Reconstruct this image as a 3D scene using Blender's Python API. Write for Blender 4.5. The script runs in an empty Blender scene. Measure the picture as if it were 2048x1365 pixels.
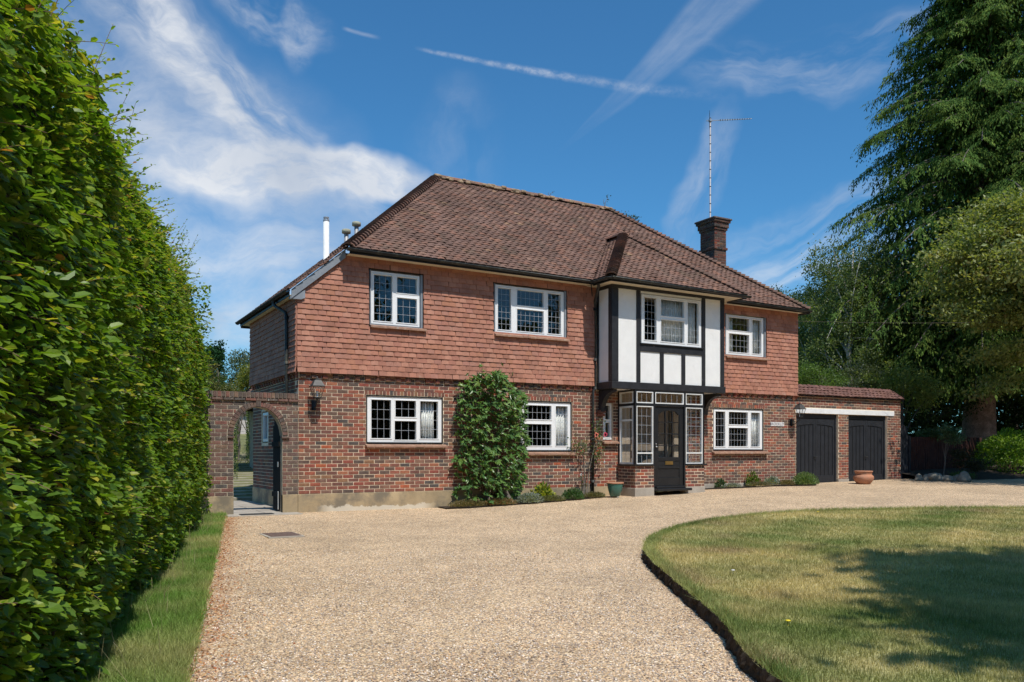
import bpy, math, random
import numpy as np
from mathutils import Matrix, Vector

rng = np.random.default_rng(7)
random.seed(7)
R = math.radians
scene = bpy.context.scene
COL = scene.collection

# ------------------------------------------------------------------ camera
CAM = np.array((-4.405, -16.22, 1.20))
YAW = math.atan2(.4955, .8686)
FW = np.array((math.sin(YAW), math.cos(YAW), 0.0))
RT = np.array((math.cos(YAW), -math.sin(YAW), 0.0))
cd = bpy.data.cameras.new('camera')
cam = bpy.data.objects.new('camera', cd)
COL.objects.link(cam)
cam.location = CAM
cam.rotation_euler = (R(90), 0, -YAW)
cd.sensor_width = 36
cd.lens = 29.0
cd.shift_y = (904 - 682.5) / 2048
cd.clip_start = .05
cd.clip_end = 2000
scene.camera = cam

# ------------------------------------------------------------------ light
SUN_EL, SUN_AZ = R(58), R(2.6)            # height, and angle left of the facade's normal
sun_dir = Vector((-math.sin(SUN_AZ) * math.cos(SUN_EL), -math.cos(SUN_AZ) * math.cos(SUN_EL), math.sin(SUN_EL)))
sd = bpy.data.lights.new('sun', 'SUN')
sd.energy = 4.6
sd.angle = R(.53)
sd.color = (1, .95, .87)
so = bpy.data.objects.new('sun', sd)
COL.objects.link(so)
so.rotation_euler = sun_dir.to_track_quat('Z', 'Y').to_euler()

world = bpy.data.worlds.new('World')
scene.world = world
world.use_nodes = True
scene.view_settings.view_transform = 'Standard'
scene.view_settings.look = 'None'
scene.view_settings.exposure = 0.0
scene.view_settings.gamma = 1
scene.view_settings.use_curve_mapping = False


class NT:
    """small helper to write node trees as expressions"""
    def __init__(s, nt):
        s.nt = nt
        s.N = nt.nodes
        s.L = nt.links

    def n(s, t, **kw):
        nd = s.N.new(t)
        for k, v in kw.items():
            setattr(nd, k, v)
        return nd

    def put(s, sock, v):
        if hasattr(v, 'is_output'):
            s.L.new(v, sock)
        elif v is not None:
            if isinstance(v, (tuple, list)) and len(v) == 3 and sock.type == 'RGBA':
                v = (*v, 1)
            sock.default_value = v

    def m(s, op, a, b=None, c=None, clamp=False):
        nd = s.n('ShaderNodeMath', operation=op)
        nd.use_clamp = clamp
        for i, v in enumerate((a, b, c)):
            if v is not None:
                s.put(nd.inputs[i], v)
        return nd.outputs[0]

    def vm(s, op, a, b=None, out=0):
        nd = s.n('ShaderNodeVectorMath', operation=op)
        s.put(nd.inputs[0], a)
        if b is not None:
            s.put(nd.inputs['Scale' if op == 'SCALE' else 1], b)
        return nd.outputs[out]

    def ramp(s, v, a, b, lo=0.0, hi=1.0, smooth=True):
        nd = s.n('ShaderNodeMapRange')
        nd.interpolation_type = 'SMOOTHSTEP' if smooth else 'LINEAR'
        for i, q in enumerate((v, a, b, lo, hi)):
            s.put(nd.inputs[i], q)
        return nd.outputs[0]

    def noise(s, vec, scale, detail=4, rough=.5, dist=0.0, out=0):
        nd = s.n('ShaderNodeTexNoise')
        s.put(nd.inputs['Vector'], vec)
        nd.inputs['Scale'].default_value = scale
        nd.inputs['Detail'].default_value = detail
        nd.inputs['Roughness'].default_value = rough
        nd.inputs['Distortion'].default_value = dist
        return nd.outputs[out]

    def mix(s, f, a, b, mode='MIX'):
        nd = s.n('ShaderNodeMix', data_type='RGBA', blend_type=mode)
        s.put(nd.inputs[0], f)
        s.put(nd.inputs[6], a)
        s.put(nd.inputs[7], b)
        return nd.outputs[2]

    def comb(s, x, y, z):
        nd = s.n('ShaderNodeCombineXYZ')
        for i, v in enumerate((x, y, z)):
            s.put(nd.inputs[i], v)
        return nd.outputs[0]


def build_sky():
    t = NT(world.node_tree)
    t.N.clear()
    out = t.n('ShaderNodeOutputWorld')
    bg = t.n('ShaderNodeBackground')
    sky = t.n('ShaderNodeTexSky')
    sky.sky_type = 'NISHITA'
    sky.sun_disc = False
    sky.sun_elevation = SUN_EL
    sky.sun_rotation = math.atan2(sun_dir.x, sun_dir.y)
    sky.air_density = 1.0
    sky.dust_density = .7
    sky.ozone_density = 3.2
    tc = t.n('ShaderNodeTexCoord')
    d = tc.outputs['Generated']
    sp = t.n('ShaderNodeSeparateXYZ')
    t.L.new(d, sp.inputs[0])
    fx = t.vm('DOT_PRODUCT', d, tuple(FW), out=1)
    rx = t.vm('DOT_PRODUCT', d, tuple(RT), out=1)
    az = t.m('ARCTAN2', rx, fx)
    el = t.m('ARCSINE', sp.outputs[2])
    P = t.comb(az, el, 0)
    w1 = t.noise(P, 2.6, 5, .6, out=1)
    warp = t.vm('SCALE', t.vm('SUBTRACT', w1, (.5, .5, .5)), .17)
    Pw = t.vm('ADD', P, warp)
    w2 = t.noise(P, 9, 4, .6, out=1)
    warp2 = t.vm('SCALE', t.vm('SUBTRACT', w2, (.5, .5, .5)), .008)
    Pf = t.vm('ADD', P, warp2)

    def sph(px, py):
        a = math.atan((px - 1024) / 1650)
        e = math.atan((904 - py) / math.hypot(1650, px - 1024))
        return a, e

    def local(px, py, ang, src):
        a, e = sph(px, py)
        q = t.vm('SUBTRACT', src, (a, e, 0))
        c, s_ = math.cos(R(ang)), math.sin(R(ang))
        u = t.vm('DOT_PRODUCT', q, (c, s_, 0), out=1)
        v = t.vm('DOT_PRODUCT', q, (-s_, c, 0), out=1)
        return u, v

    def blob(px, py, lx, ly, ang, dens, nsx, nsy, thr=(.38, .72), src=None, det=6, seed=0.0, soft=1.0):
        u, v = local(px, py, ang, src or Pw)
        lx, ly = lx / 1650, ly / 1650
        r2 = t.m('ADD', t.m('POWER', t.m('ABSOLUTE', t.m('DIVIDE', u, lx)), 2), t.m('POWER', t.m('ABSOLUTE', t.m('DIVIDE', v, ly)), 2))
        env = t.ramp(r2, 1.0, 0.0)
        nz = t.noise(t.comb(t.m('MULTIPLY', u, nsx), t.m('MULTIPLY', v, nsy), seed), 1.0, det, .58)
        k = t.ramp(nz, thr[0], thr[1])
        return t.m('MULTIPLY', t.m('MULTIPLY', env, k), dens)

    parts = [
        blob(430, 195, 380, 70, -32, 1.0, 7, 26, (.34, .64)),
        blob(230, 50, 260, 120, -30, .42, 7, 18, (.38, .74), seed=9.),
        blob(600, 370, 290, 55, 3, 1.5, 5, 14, (.24, .54), seed=3.),
        blob(480, 350, 260, 90, -8, .62, 6, 14, (.3, .66), seed=5.),
        blob(700, 415, 170, 50, -10, .5, 8, 18, (.32, .68), seed=6.),
        blob(330, 400, 520, 320, -20, .62, 4, 9, (.2, .75), seed=8.),
        blob(530, 38, 170, 60, -12, .55, 10, 24, (.40, .72), seed=2.),
        blob(600, 85, 45, 80, 5, .5, 14, 14, (.36, .7), seed=4.),
        blob(450, 590, 460, 150, 8, .60, 6, 20, (.3, .72), seed=12.),
        blob(910, 300, 120, 110, 30, .16, 10, 14, (.35, .75), seed=14.),
        blob(1650, 148, 300, 65, -6, .40, 8, 30, (.40, .74), seed=15.),
        blob(1395, 385, 170, 52, 62, .40, 9, 28, (.30, .74), seed=17.),
        blob(1600, 475, 420, 70, 14, .48, 5, 44, (.34, .74), seed=18.),
        blob(1560, 545, 420, 50, 9, .45, 5, 50, (.38, .76), seed=21.),
        blob(1250, 560, 520, 60, 10, .12, 6, 40, (.34, .8), seed=20.),
    ]
    # contrail
    a0, e0 = sph(840, 97)
    a1, e1 = sph(1500, 195)
    ang = math.degrees(math.atan2(e1 - e0, a1 - a0))
    u, v = local(840, 97, ang, Pf)
    ln = math.hypot(a1 - a0, e1 - e0)
    w = t.ramp(u, 0, ln, 5 / 1650, 17 / 1650, False)
    w = t.m('MAXIMUM', w, 4 / 1650)
    prof = t.ramp(t.m('DIVIDE', t.m('ABSOLUTE', v), w), 1, 0)
    al = t.m('MULTIPLY', t.ramp(u, -.01, .02), t.ramp(u, ln * 1.05, ln * .25, .0, 1))
    nz = t.noise(t.comb(t.m('MULTIPLY', u, 75), t.m('MULTIPLY', v, 110), 1), 1, 4, .65)
    con = t.m('MULTIPLY', t.m('MULTIPLY', prof, al), t.ramp(nz, .25, .75, .05, .58))
    al2 = t.m('MULTIPLY', t.ramp(u, -.095, -.085), t.ramp(u, -.045, -.065))
    con2 = t.m('MULTIPLY', t.m('MULTIPLY', prof, al2), .25)
    # widening fan streak
    u, v = local(1095, 322, 36, Pf)
    wd = t.m('MAXIMUM', t.m('MULTIPLY', u, .125), .002)
    prof = t.ramp(t.m('DIVIDE', t.m('ABSOLUTE', v), wd), 1.0, .55)
    nz = t.noise(t.comb(t.m('MULTIPLY', u, 7), t.m('MULTIPLY', t.m('DIVIDE', v, wd), 1.2), 4), 1, 5, .55)
    fan = t.m('MULTIPLY', t.m('MULTIPLY', prof, t.ramp(u, .0, .2)), t.ramp(nz, .2, .8, .05, .27))
    fan = t.m('MULTIPLY', fan, t.ramp(u, .55, .3))
    # thin cirrus over the whole sphere, so the sky goes on outside the frame
    gen = t.noise(t.vm('MULTIPLY', d, (3, 3, 7)), 1.0, 6, .6, .6)
    gen = t.m('MULTIPLY', t.ramp(gen, .52, .78), .30)
    far = t.ramp(t.m('ABSOLUTE', az), .50, .8)
    gen = t.m('MULTIPLY', gen, far)
    tot = t.m('ADD', con, con2)
    tot = t.m('ADD', tot, t.m('MAXIMUM', fan, gen))
    acc = t.m('SUBTRACT', 1, tot, clamp=True)
    for p in parts:
        acc = t.m('MULTIPLY', acc, t.m('SUBTRACT', 1, t.m('MINIMUM', p, .97)))
    dens = t.m('SUBTRACT', 1, acc, clamp=True)
    fib = t.noise(t.vm('MULTIPLY', Pw, (26, 60, 1)), 1.0, 6, .65)
    dens = t.m('MULTIPLY', dens, t.ramp(fib, .25, .7, .72, 1.12), clamp=True)
    # deepen the blue a little (polarised sky), paler to the horizon
    skyc = t.mix(1.0, sky.outputs[0], (.46, 1.02, 1.30, 1), 'MULTIPLY')
    shade = t.noise(Pw, 7, 4, .5)
    cl = t.mix(t.ramp(shade, .3, .7), (5.0, 5.6, 6.6, 1), (8.1, 8.3, 8.6, 1))
    final = t.mix(t.m('MULTIPLY', dens, .92), skyc, cl)
    t.L.new(final, bg.inputs[0])
    bg.inputs[1].default_value = .105
    t.L.new(bg.outputs[0], out.inputs[0])


build_sky()

# ------------------------------------------------------------------ ground shape
def G(x, y):
    x = np.asarray(x, float)
    y = np.asarray(y, float)
    t = np.clip((x - 3) / 9.5, 0, 1)
    z = .285 * t + .016 * np.clip(x - 14, 0, 18) + .02 * np.minimum(0, y).clip(-22, 0)
    return z


def nz2(x, y, s=1.0, seed=0):
    """cheap smooth 2-D noise in -1..1 from summed sines"""
    r = np.random.default_rng(100 + seed)
    v = 0
    for k in range(9):
        a = r.uniform(0, 6.28)
        f = s * (1.0 + .55 * k)
        v = v + np.sin((x * math.cos(a) + y * math.sin(a)) * f + r.uniform(0, 6.28)) / (1 + .45 * k)
    return v / 2.4


# ------------------------------------------------------------------ materials
MATS = {}


def pbr(name, col=None, rough=.7, attr=False, var=.12, vs=6.0, bump=.0, bs=60.0, spec=.35, metal=0.0, dirt=None,
        transl=0.0, fine=0.0, fs=90.0):
    m = bpy.data.materials.new(name)
    m.use_nodes = True
    t = NT(m.node_tree)
    b = t.N['Principled BSDF']
    pos = t.n('ShaderNodeNewGeometry').outputs['Position']
    if attr:
        c = t.n('ShaderNodeAttribute', attribute_name='Col').outputs['Color']
    else:
        rgb = t.n('ShaderNodeRGB')
        rgb.outputs[0].default_value = (*col, 1)
        c = rgb.outputs[0]
    if var:
        nn = t.noise(pos, vs, 5, .6)
        k = t.ramp(nn, .25, .75, 1 - var, 1 + var)
        c = t.vm('SCALE', c, k)
    if fine:
        nn = t.noise(pos, fs, 3, .6)
        k = t.ramp(nn, .25, .75, 1 - fine, 1 + fine)
        c = t.vm('SCALE', c, k)
    if dirt:
        dc, ds, a_, b_, amt = dirt
        nn = t.noise(pos, ds, 6, .65)
        c = t.mix(t.m('MULTIPLY', t.ramp(nn, a_, b_), amt), c, (*dc, 1))
    t.put(b.inputs['Base Color'], c)
    b.inputs['Roughness'].default_value = rough
    b.inputs['Specular IOR Level'].default_value = spec
    b.inputs['Metallic'].default_value = metal
    if bump:
        bp = t.n('ShaderNodeBump')
        bp.inputs['Strength'].default_value = bump
        bp.inputs['Distance'].default_value = .01
        t.L.new(t.noise(pos, bs, 4, .6), bp.inputs['Height'])
        t.L.new(bp.outputs[0], b.inputs['Normal'])
    if transl:
        o = t.N['Material Output']
        tr = t.n('ShaderNodeBsdfTranslucent')
        t.put(tr.inputs[0], t.mix(1.0, c, (1.5, 1.5, .55, 1), 'MULTIPLY'))
        mx = t.n('ShaderNodeMixShader')
        mx.inputs[0].default_value = transl
        t.L.new(b.outputs[0], mx.inputs[1])
        t.L.new(tr.outputs[0], mx.inputs[2])
        t.L.new(mx.outputs[0], o.inputs[0])
    MATS[name] = m
    return m


M_brick = pbr('brick_clay', attr=True, rough=.85, var=.22, vs=9, bump=.5, bs=140, fine=.22, fs=70, spec=.2,
              dirt=((.42, .36, .30), 5.0, .62, .8, .35))
M_oldbrick = pbr('weathered_brick', attr=True, rough=.9, var=.25, vs=7, bump=.6, bs=120, fine=.25, fs=60, spec=.2,
                 dirt=((.50, .47, .40), 14.0, .60, .70, .65))
M_mortar = pbr('lime_mortar', (.74, .60, .44), .95, var=.2, vs=3, bump=.6, bs=180, fine=.15)
M_oldmortar = pbr('grey_mortar', (.40, .34, .26), .95, var=.3, vs=4, bump=.6, bs=150, fine=.2)
M_walltile = pbr('terracotta_wall_tile', attr=True, rough=.8, var=.12, vs=2.5, bump=.25, bs=120, fine=.08, fs=40, spec=.25,
                 dirt=((.46, .38, .28), 3.3, .62, .76, .5))
RT_ = None
M_rooftile = pbr('weathered_roof_tile', attr=True, rough=.9, var=.22, vs=1.3, bump=.5, bs=90, fine=.25, fs=45, spec=.2,
                 dirt=((.09, .075, .05), 2.2, .5, .72, .5))
M_deck = pbr('roof_felt', (.05, .035, .03), .9)
M_render = pbr('render_plinth', (.38, .29, .175), .9, var=.25, vs=1.6, bump=.35, bs=60, fine=.12,
               dirt=((.17, .145, .11), 1.9, .42, .66, .9))
def efflorescence(m):
    t = NT(m.node_tree)
    b = t.N['Principled BSDF']
    src = b.inputs['Base Color'].links[0].from_socket
    pos = t.n('ShaderNodeNewGeometry').outputs['Position']
    sp = t.n('ShaderNodeSeparateXYZ')
    t.L.new(pos, sp.inputs[0])
    nn = t.noise(pos, 3.2, 5, .7)
    edge = t.m('SUBTRACT', t.m('MULTIPLY', nn, .30), sp.outputs[2])
    k = t.m('MULTIPLY', t.ramp(edge, .045, .07), t.m('MULTIPLY', t.ramp(sp.outputs[0], .3, .7), t.ramp(sp.outputs[0], 3.0, 2.6)))
    t.put(b.inputs['Base Color'], t.mix(t.m('MULTIPLY', k, .8), src, (.62, .56, .46, 1)))


efflorescence(M_render)
M_plaster = pbr('white_roughcast', (.80, .79, .77), .9, var=.04, vs=3, bump=.9, bs=55, dirt=((.55, .53, .50), 4.5, .58, .8, .35))
M_black = pbr('black_timber', (.022, .022, .025), .5, var=.3, vs=7, bump=.4, bs=40, spec=.4,
              dirt=((.30, .27, .24), 16.0, .66, .72, .7))
M_blackpaint = pbr('black_gloss_paint', (.014, .015, .017), .35, var=.2, vs=10, bump=.2, bs=30, spec=.5)
M_gblack = pbr('black_boarding', (.017, .019, .024), .6, var=.25, vs=5, bump=.4, bs=50, spec=.4, fine=.2, fs=30)
M_flatblack = pbr('dull_black_boarding', (.014, .014, .015), .85, var=.25, vs=5, spec=.15)
M_grey = pbr('grey_painted_timber', (.22, .24, .27), .6, var=.15)
M_gutter = pbr('black_gutter', (.025, .026, .025), .45, var=.35, vs=5, dirt=((.13, .13, .09), 6, .5, .7, .5))
M_soffit = pbr('cream_soffit', (.66, .58, .44), .7, var=.08)
M_white = pbr('white_frame', (.80, .80, .80), .35, var=.03, spec=.5)
M_whiteold = pbr('white_painted_timber', (.72, .72, .70), .5, var=.1, vs=8, dirt=((.35, .33, .30), 12, .62, .74, .5))
M_lead = pbr('lead_came', (.44, .46, .50), .5, var=.1)
M_sill = pbr('sill_tile', (.33, .19, .13), .85, var=.2, vs=8, bump=.4, dirt=((.45, .42, .36), 10, .55, .7, .5))
M_concrete = pbr('pale_concrete', (.36, .32, .27), .9, var=.2, vs=2, bump=.4, bs=70, fine=.1)
M_lintel = pbr('white_lintel', (.74, .74, .74), .8, var=.08, vs=5, dirt=((.4, .4, .38), 5, .6, .75, .4))
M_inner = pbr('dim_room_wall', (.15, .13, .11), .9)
M_inner2 = pbr('porch_plaster', (.45, .36, .27), .9, var=.1, vs=2)
M_curtain = pbr('curtain_cloth', (.78, .77, .74), .9, var=.1)
M_brass = pbr('aged_brass', (.42, .28, .10), .35, metal=.9, var=.2)
M_steel = pbr('galvanised_steel', (.45, .45, .46), .45, metal=.6, var=.15)
M_iron = pbr('dark_iron', (.03, .03, .03), .5, var=.2)
M_terra = pbr('terracotta_pot', (.42, .19, .11), .85, var=.2, vs=7, bump=.2, dirt=((.30, .22, .17), 5, .5, .7, .5))
M_green = pbr('green_glaze', (.035, .12, .095), .25, var=.15, vs=6, spec=.6)
M_soil = pbr('dark_soil', (.045, .032, .022), .95, var=.4, vs=9, bump=1.0, bs=40, fine=.3)
M_rock = pbr('pale_rock', (.20, .185, .15), .9, var=.25, vs=6, bump=.8, bs=25)
M_bark = pbr('red_brown_bark', (.38, .25, .195), .95, var=.35, vs=5, bump=1.0, bs=18, fine=.3, fs=25)
M_bark2 = pbr('grey_bark', (.13, .11, .09), .95, var=.3, vs=6, bump=.8, bs=20)
M_birch = pbr('white_birch_bark', (.58, .54, .48), .8, var=.3, vs=4, dirt=((.06, .05, .04), 7, .55, .62, .8))
M_twig = pbr('twig', (.17, .11, .07), .8)
M_leaf = pbr('leaf', attr=True, rough=.42, var=.15, vs=3, transl=.45, spec=.4, fine=.1, fs=60)
M_leafd = pbr('conifer_leaf', attr=True, rough=.75, var=.25, vs=1.2, transl=.2, spec=.08)
M_leafg = pbr('glossy_leaf', attr=True, rough=.33, var=.15, vs=4, transl=.25, spec=.45)
M_grassb = pbr('grass_blade', attr=True, rough=.6, var=.12, vs=1.5, transl=.3, spec=.2)
M_litter = pbr('dead_leaf', attr=True, rough=.8, transl=.1)
M_pebble = pbr('flint_pebble', attr=True, rough=.75, var=.1, spec=.3)
M_fence = pbr('red_brown_fence', (.075, .028, .020), .85, var=.3, vs=4, fine=.25, fs=30, dirt=((.25, .2, .17), 9, .66, .74, .5))
M_hedgecore = pbr('hedge_light_block', (.018, .022, .010), .95, var=.4, vs=8)  # dark colour for the light-blocking core added inside the hedge
M_cover = pbr('rusty_iron_cover', (.13, .085, .07), .8, var=.3, vs=20, bump=.5)
M_signw = pbr('white_enamel', (.72, .70, .68), .4)
M_petal = pbr('pink_petal', (.75, .09, .16), .6, transl=.2)
M_petal2 = pbr('salmon_petal', (.80, .25, .18), .6, transl=.2)
M_yellow = pbr('yellow_petal', (.80, .62, .03), .6)


def glass_mat(name, tint=(.965, .975, .975), extra=1.0):
    m = bpy.data.materials.new(name)
    m.use_nodes = True
    t = NT(m.node_tree)
    t.N.clear()
    o = t.n('ShaderNodeOutputMaterial')
    tr = t.n('ShaderNodeBsdfTransparent')
    tr.inputs[0].default_value = (*tint, 1)
    gl = t.n('ShaderNodeBsdfGlossy')
    gl.inputs['Roughness'].default_value = .01
    gl.inputs['Color'].default_value = (.9, .95, 1, 1)
    fr = t.n('ShaderNodeFresnel')
    fr.inputs[0].default_value = 1.52
    # old panes are not quite flat
    pos = t.n('ShaderNodeNewGeometry').outputs['Position']
    bp = t.n('ShaderNodeBump')
    bp.inputs['Strength'].default_value = .06
    bp.inputs['Distance'].default_value = .02
    t.L.new(t.noise(pos, 3.5, 2, .5), bp.inputs['Height'])
    t.L.new(bp.outputs[0], gl.inputs['Normal'])
    mx = t.n('ShaderNodeMixShader')
    bf = t.n('ShaderNodeNewGeometry').outputs['Backfacing']
    t.put(mx.inputs[0], t.m('MULTIPLY', t.m('MULTIPLY', fr.outputs[0], extra, clamp=True), t.m('SUBTRACT', 1, bf)))
    t.L.new(tr.outputs[0], mx.inputs[1])
    t.L.new(gl.outputs[0], mx.inputs[2])
    t.L.new(mx.outputs[0], o.inputs[0])
    return m


M_glass = glass_mat('window_glass', extra=1.7)
M_glassup = glass_mat('upper_window_glass', extra=1.7)


def gravel_mat():
    m = bpy.data.materials.new('gravel')
    m.use_nodes = True
    t = NT(m.node_tree)
    b = t.N['Principled BSDF']
    pos = t.n('ShaderNodeNewGeometry').outputs['Position']
    def vor(scale, feat='F1'):
        v = t.n('ShaderNodeTexVoronoi', feature=feat)
        t.put(v.inputs['Vector'], pos)
        v.inputs['Scale'].default_value = scale
        return v
    v = vor(72)
    v2 = vor(40)
    cr = t.n('ShaderNodeValToRGB')
    e = cr.color_ramp.elements
    e[0].position, e[0].color = 0, (.17, .12, .085, 1)
    e[1].position, e[1].color = 1, (.88, .74, .54, 1)
    for p, c in ((.14, (.34, .26, .20, 1)), (.32, (.58, .385, .215, 1)), (.5, (.66, .455, .265, 1)), (.66, (.52, .40, .30, 1)), (.84, (.76, .54, .31, 1))):
        x = e.new(p)
        x.color = c
    sx = t.n('ShaderNodeSeparateXYZ')
    t.L.new(v.outputs['Color'], sx.inputs[0])
    t.L.new(sx.outputs[0], cr.inputs[0])
    c = cr.outputs[0]
    sx2 = t.n('ShaderNodeSeparateXYZ')
    t.L.new(v2.outputs['Color'], sx2.inputs[0])
    c = t.vm('SCALE', c, t.ramp(sx2.outputs[1], 0, 1, .92, 1.20, False))
    gap = t.ramp(v.outputs['Distance'], .40, .72, 1.04, .5)
    c = t.vm('SCALE', c, gap)
    c = t.vm('SCALE', c, t.ramp(t.noise(pos, .55, 5, .6), .3, .7, .86, 1.09))
    c = t.vm('SCALE', c, t.ramp(t.noise(pos, 3.2, 4, .6), .35, .75, 1.04, .9))
    # reddish leaf dust along the left edge (runs beside the hedge)
    px = t.n('ShaderNodeSeparateXYZ')
    t.L.new(pos, px.inputs[0])
    edge = t.m('ADD', px.outputs[0], t.m('MULTIPLY_ADD', px.outputs[1], -.207, 1.40))
    band = t.ramp(t.m('ADD', edge, t.m('MULTIPLY', t.noise(pos, 2.2, 4, .6), .5)), .62, .22, 0, .75)
    dust = t.m('MULTIPLY', band, t.ramp(t.noise(pos, 14, 4, .7), .4, .62))
    c = t.mix(dust, c, (.36, .155, .07, 1))
    t.put(b.inputs['Base Color'], c)
    b.inputs['Roughness'].default_value = .85
    b.inputs['Specular IOR Level'].default_value = .25
    bp = t.n('ShaderNodeBump')
    bp.inputs['Strength'].default_value = .75
    bp.inputs['Distance'].default_value = .006
    t.L.new(t.m('SUBTRACT', 1, v.outputs['Distance']), bp.inputs['Height'])
    t.L.new(bp.outputs[0], b.inputs['Normal'])
    return m


M_gravel = gravel_mat()
M_lawn = pbr('lawn_turf', attr=True, rough=.95, var=.15, vs=5, bump=.8, bs=60, fine=.25, fs=60, spec=.1)
M_ground = pbr('rough_ground', (.075, .085, .035), .95, var=.35, vs=1.2, bump=.6, bs=30, fine=.3, fs=20)
M_path = pbr('mossy_slabs', (.30, .27, .20), .9, var=.2, vs=2, bump=.3, dirt=((.16, .17, .06), 3, .45, .65, .7))


# ------------------------------------------------------------------ object helpers
def link(o):
    COL.objects.link(o)
    return o


def mesh_np(name, V, F, mat, cols=None):
    """V (n,3); F (m,k) uniform-size faces or list of such arrays; cols per vertex (n,3)"""
    me = bpy.data.meshes.new(name)
    V = np.asarray(V, np.float32)
    Fs = F if isinstance(F, list) else [F]
    Fs = [np.asarray(f, np.int32) for f in Fs if len(f)]
    me.vertices.add(len(V))
    me.vertices.foreach_set('co', V.ravel())
    loops = np.concatenate([f.ravel() for f in Fs])
    sizes = np.concatenate([np.full(len(f), f.shape[1], np.int32) for f in Fs])
    starts = np.concatenate([[0], np.cumsum(sizes)[:-1]]).astype(np.int32)
    me.loops.add(len(loops))
    me.loops.foreach_set('vertex_index', loops)
    me.polygons.add(len(sizes))
    me.polygons.foreach_set('loop_start', starts)
    me.polygons.foreach_set('loop_total', sizes)
    me.update(calc_edges=True)
    me.polygons.foreach_set('use_smooth', np.zeros(len(sizes), bool))
    if cols is not None:
        a = me.color_attributes.new('Col', 'FLOAT_COLOR', 'POINT')
        c = np.ones((len(V), 4), np.float32)
        c[:, :3] = cols
        a.data.foreach_set('color', c.ravel())
    if mat:
        me.materials.append(mat)
    return me


def tag(o, label=None, cat=None, group=None, kind=None):
    if label: o['label'] = label
    if cat: o['category'] = cat
    if group: o['group'] = group
    if kind: o['kind'] = kind
    return o


def attach(o, parent):
    """parent keeping world placement; roots are only translated"""
    if parent is not None:
        o.parent = parent
        p = parent
        off = Vector((0, 0, 0))
        while p is not None:
            if p.get('_root'):
                off = Vector(p['_root'])
            p = p.parent
        if parent.get('_root'):
            o.matrix_parent_inverse = Matrix.Translation(-off)
        else:
            o.matrix_parent_inverse = Matrix.Identity(4)
    return o


def thing(name, loc, label, cat, group=None):
    o = link(bpy.data.objects.new(name, None))
    o.location = loc
    o.empty_display_size = .2
    o['_root'] = tuple(float(v) for v in loc)
    return tag(o, label, cat, group)


def obj(name, me, parent=None, kind=None, label=None):
    o = link(bpy.data.objects.new(name, me))
    attach(o, parent)
    if kind: o['kind'] = kind
    if label: o['label'] = label
    return o


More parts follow.
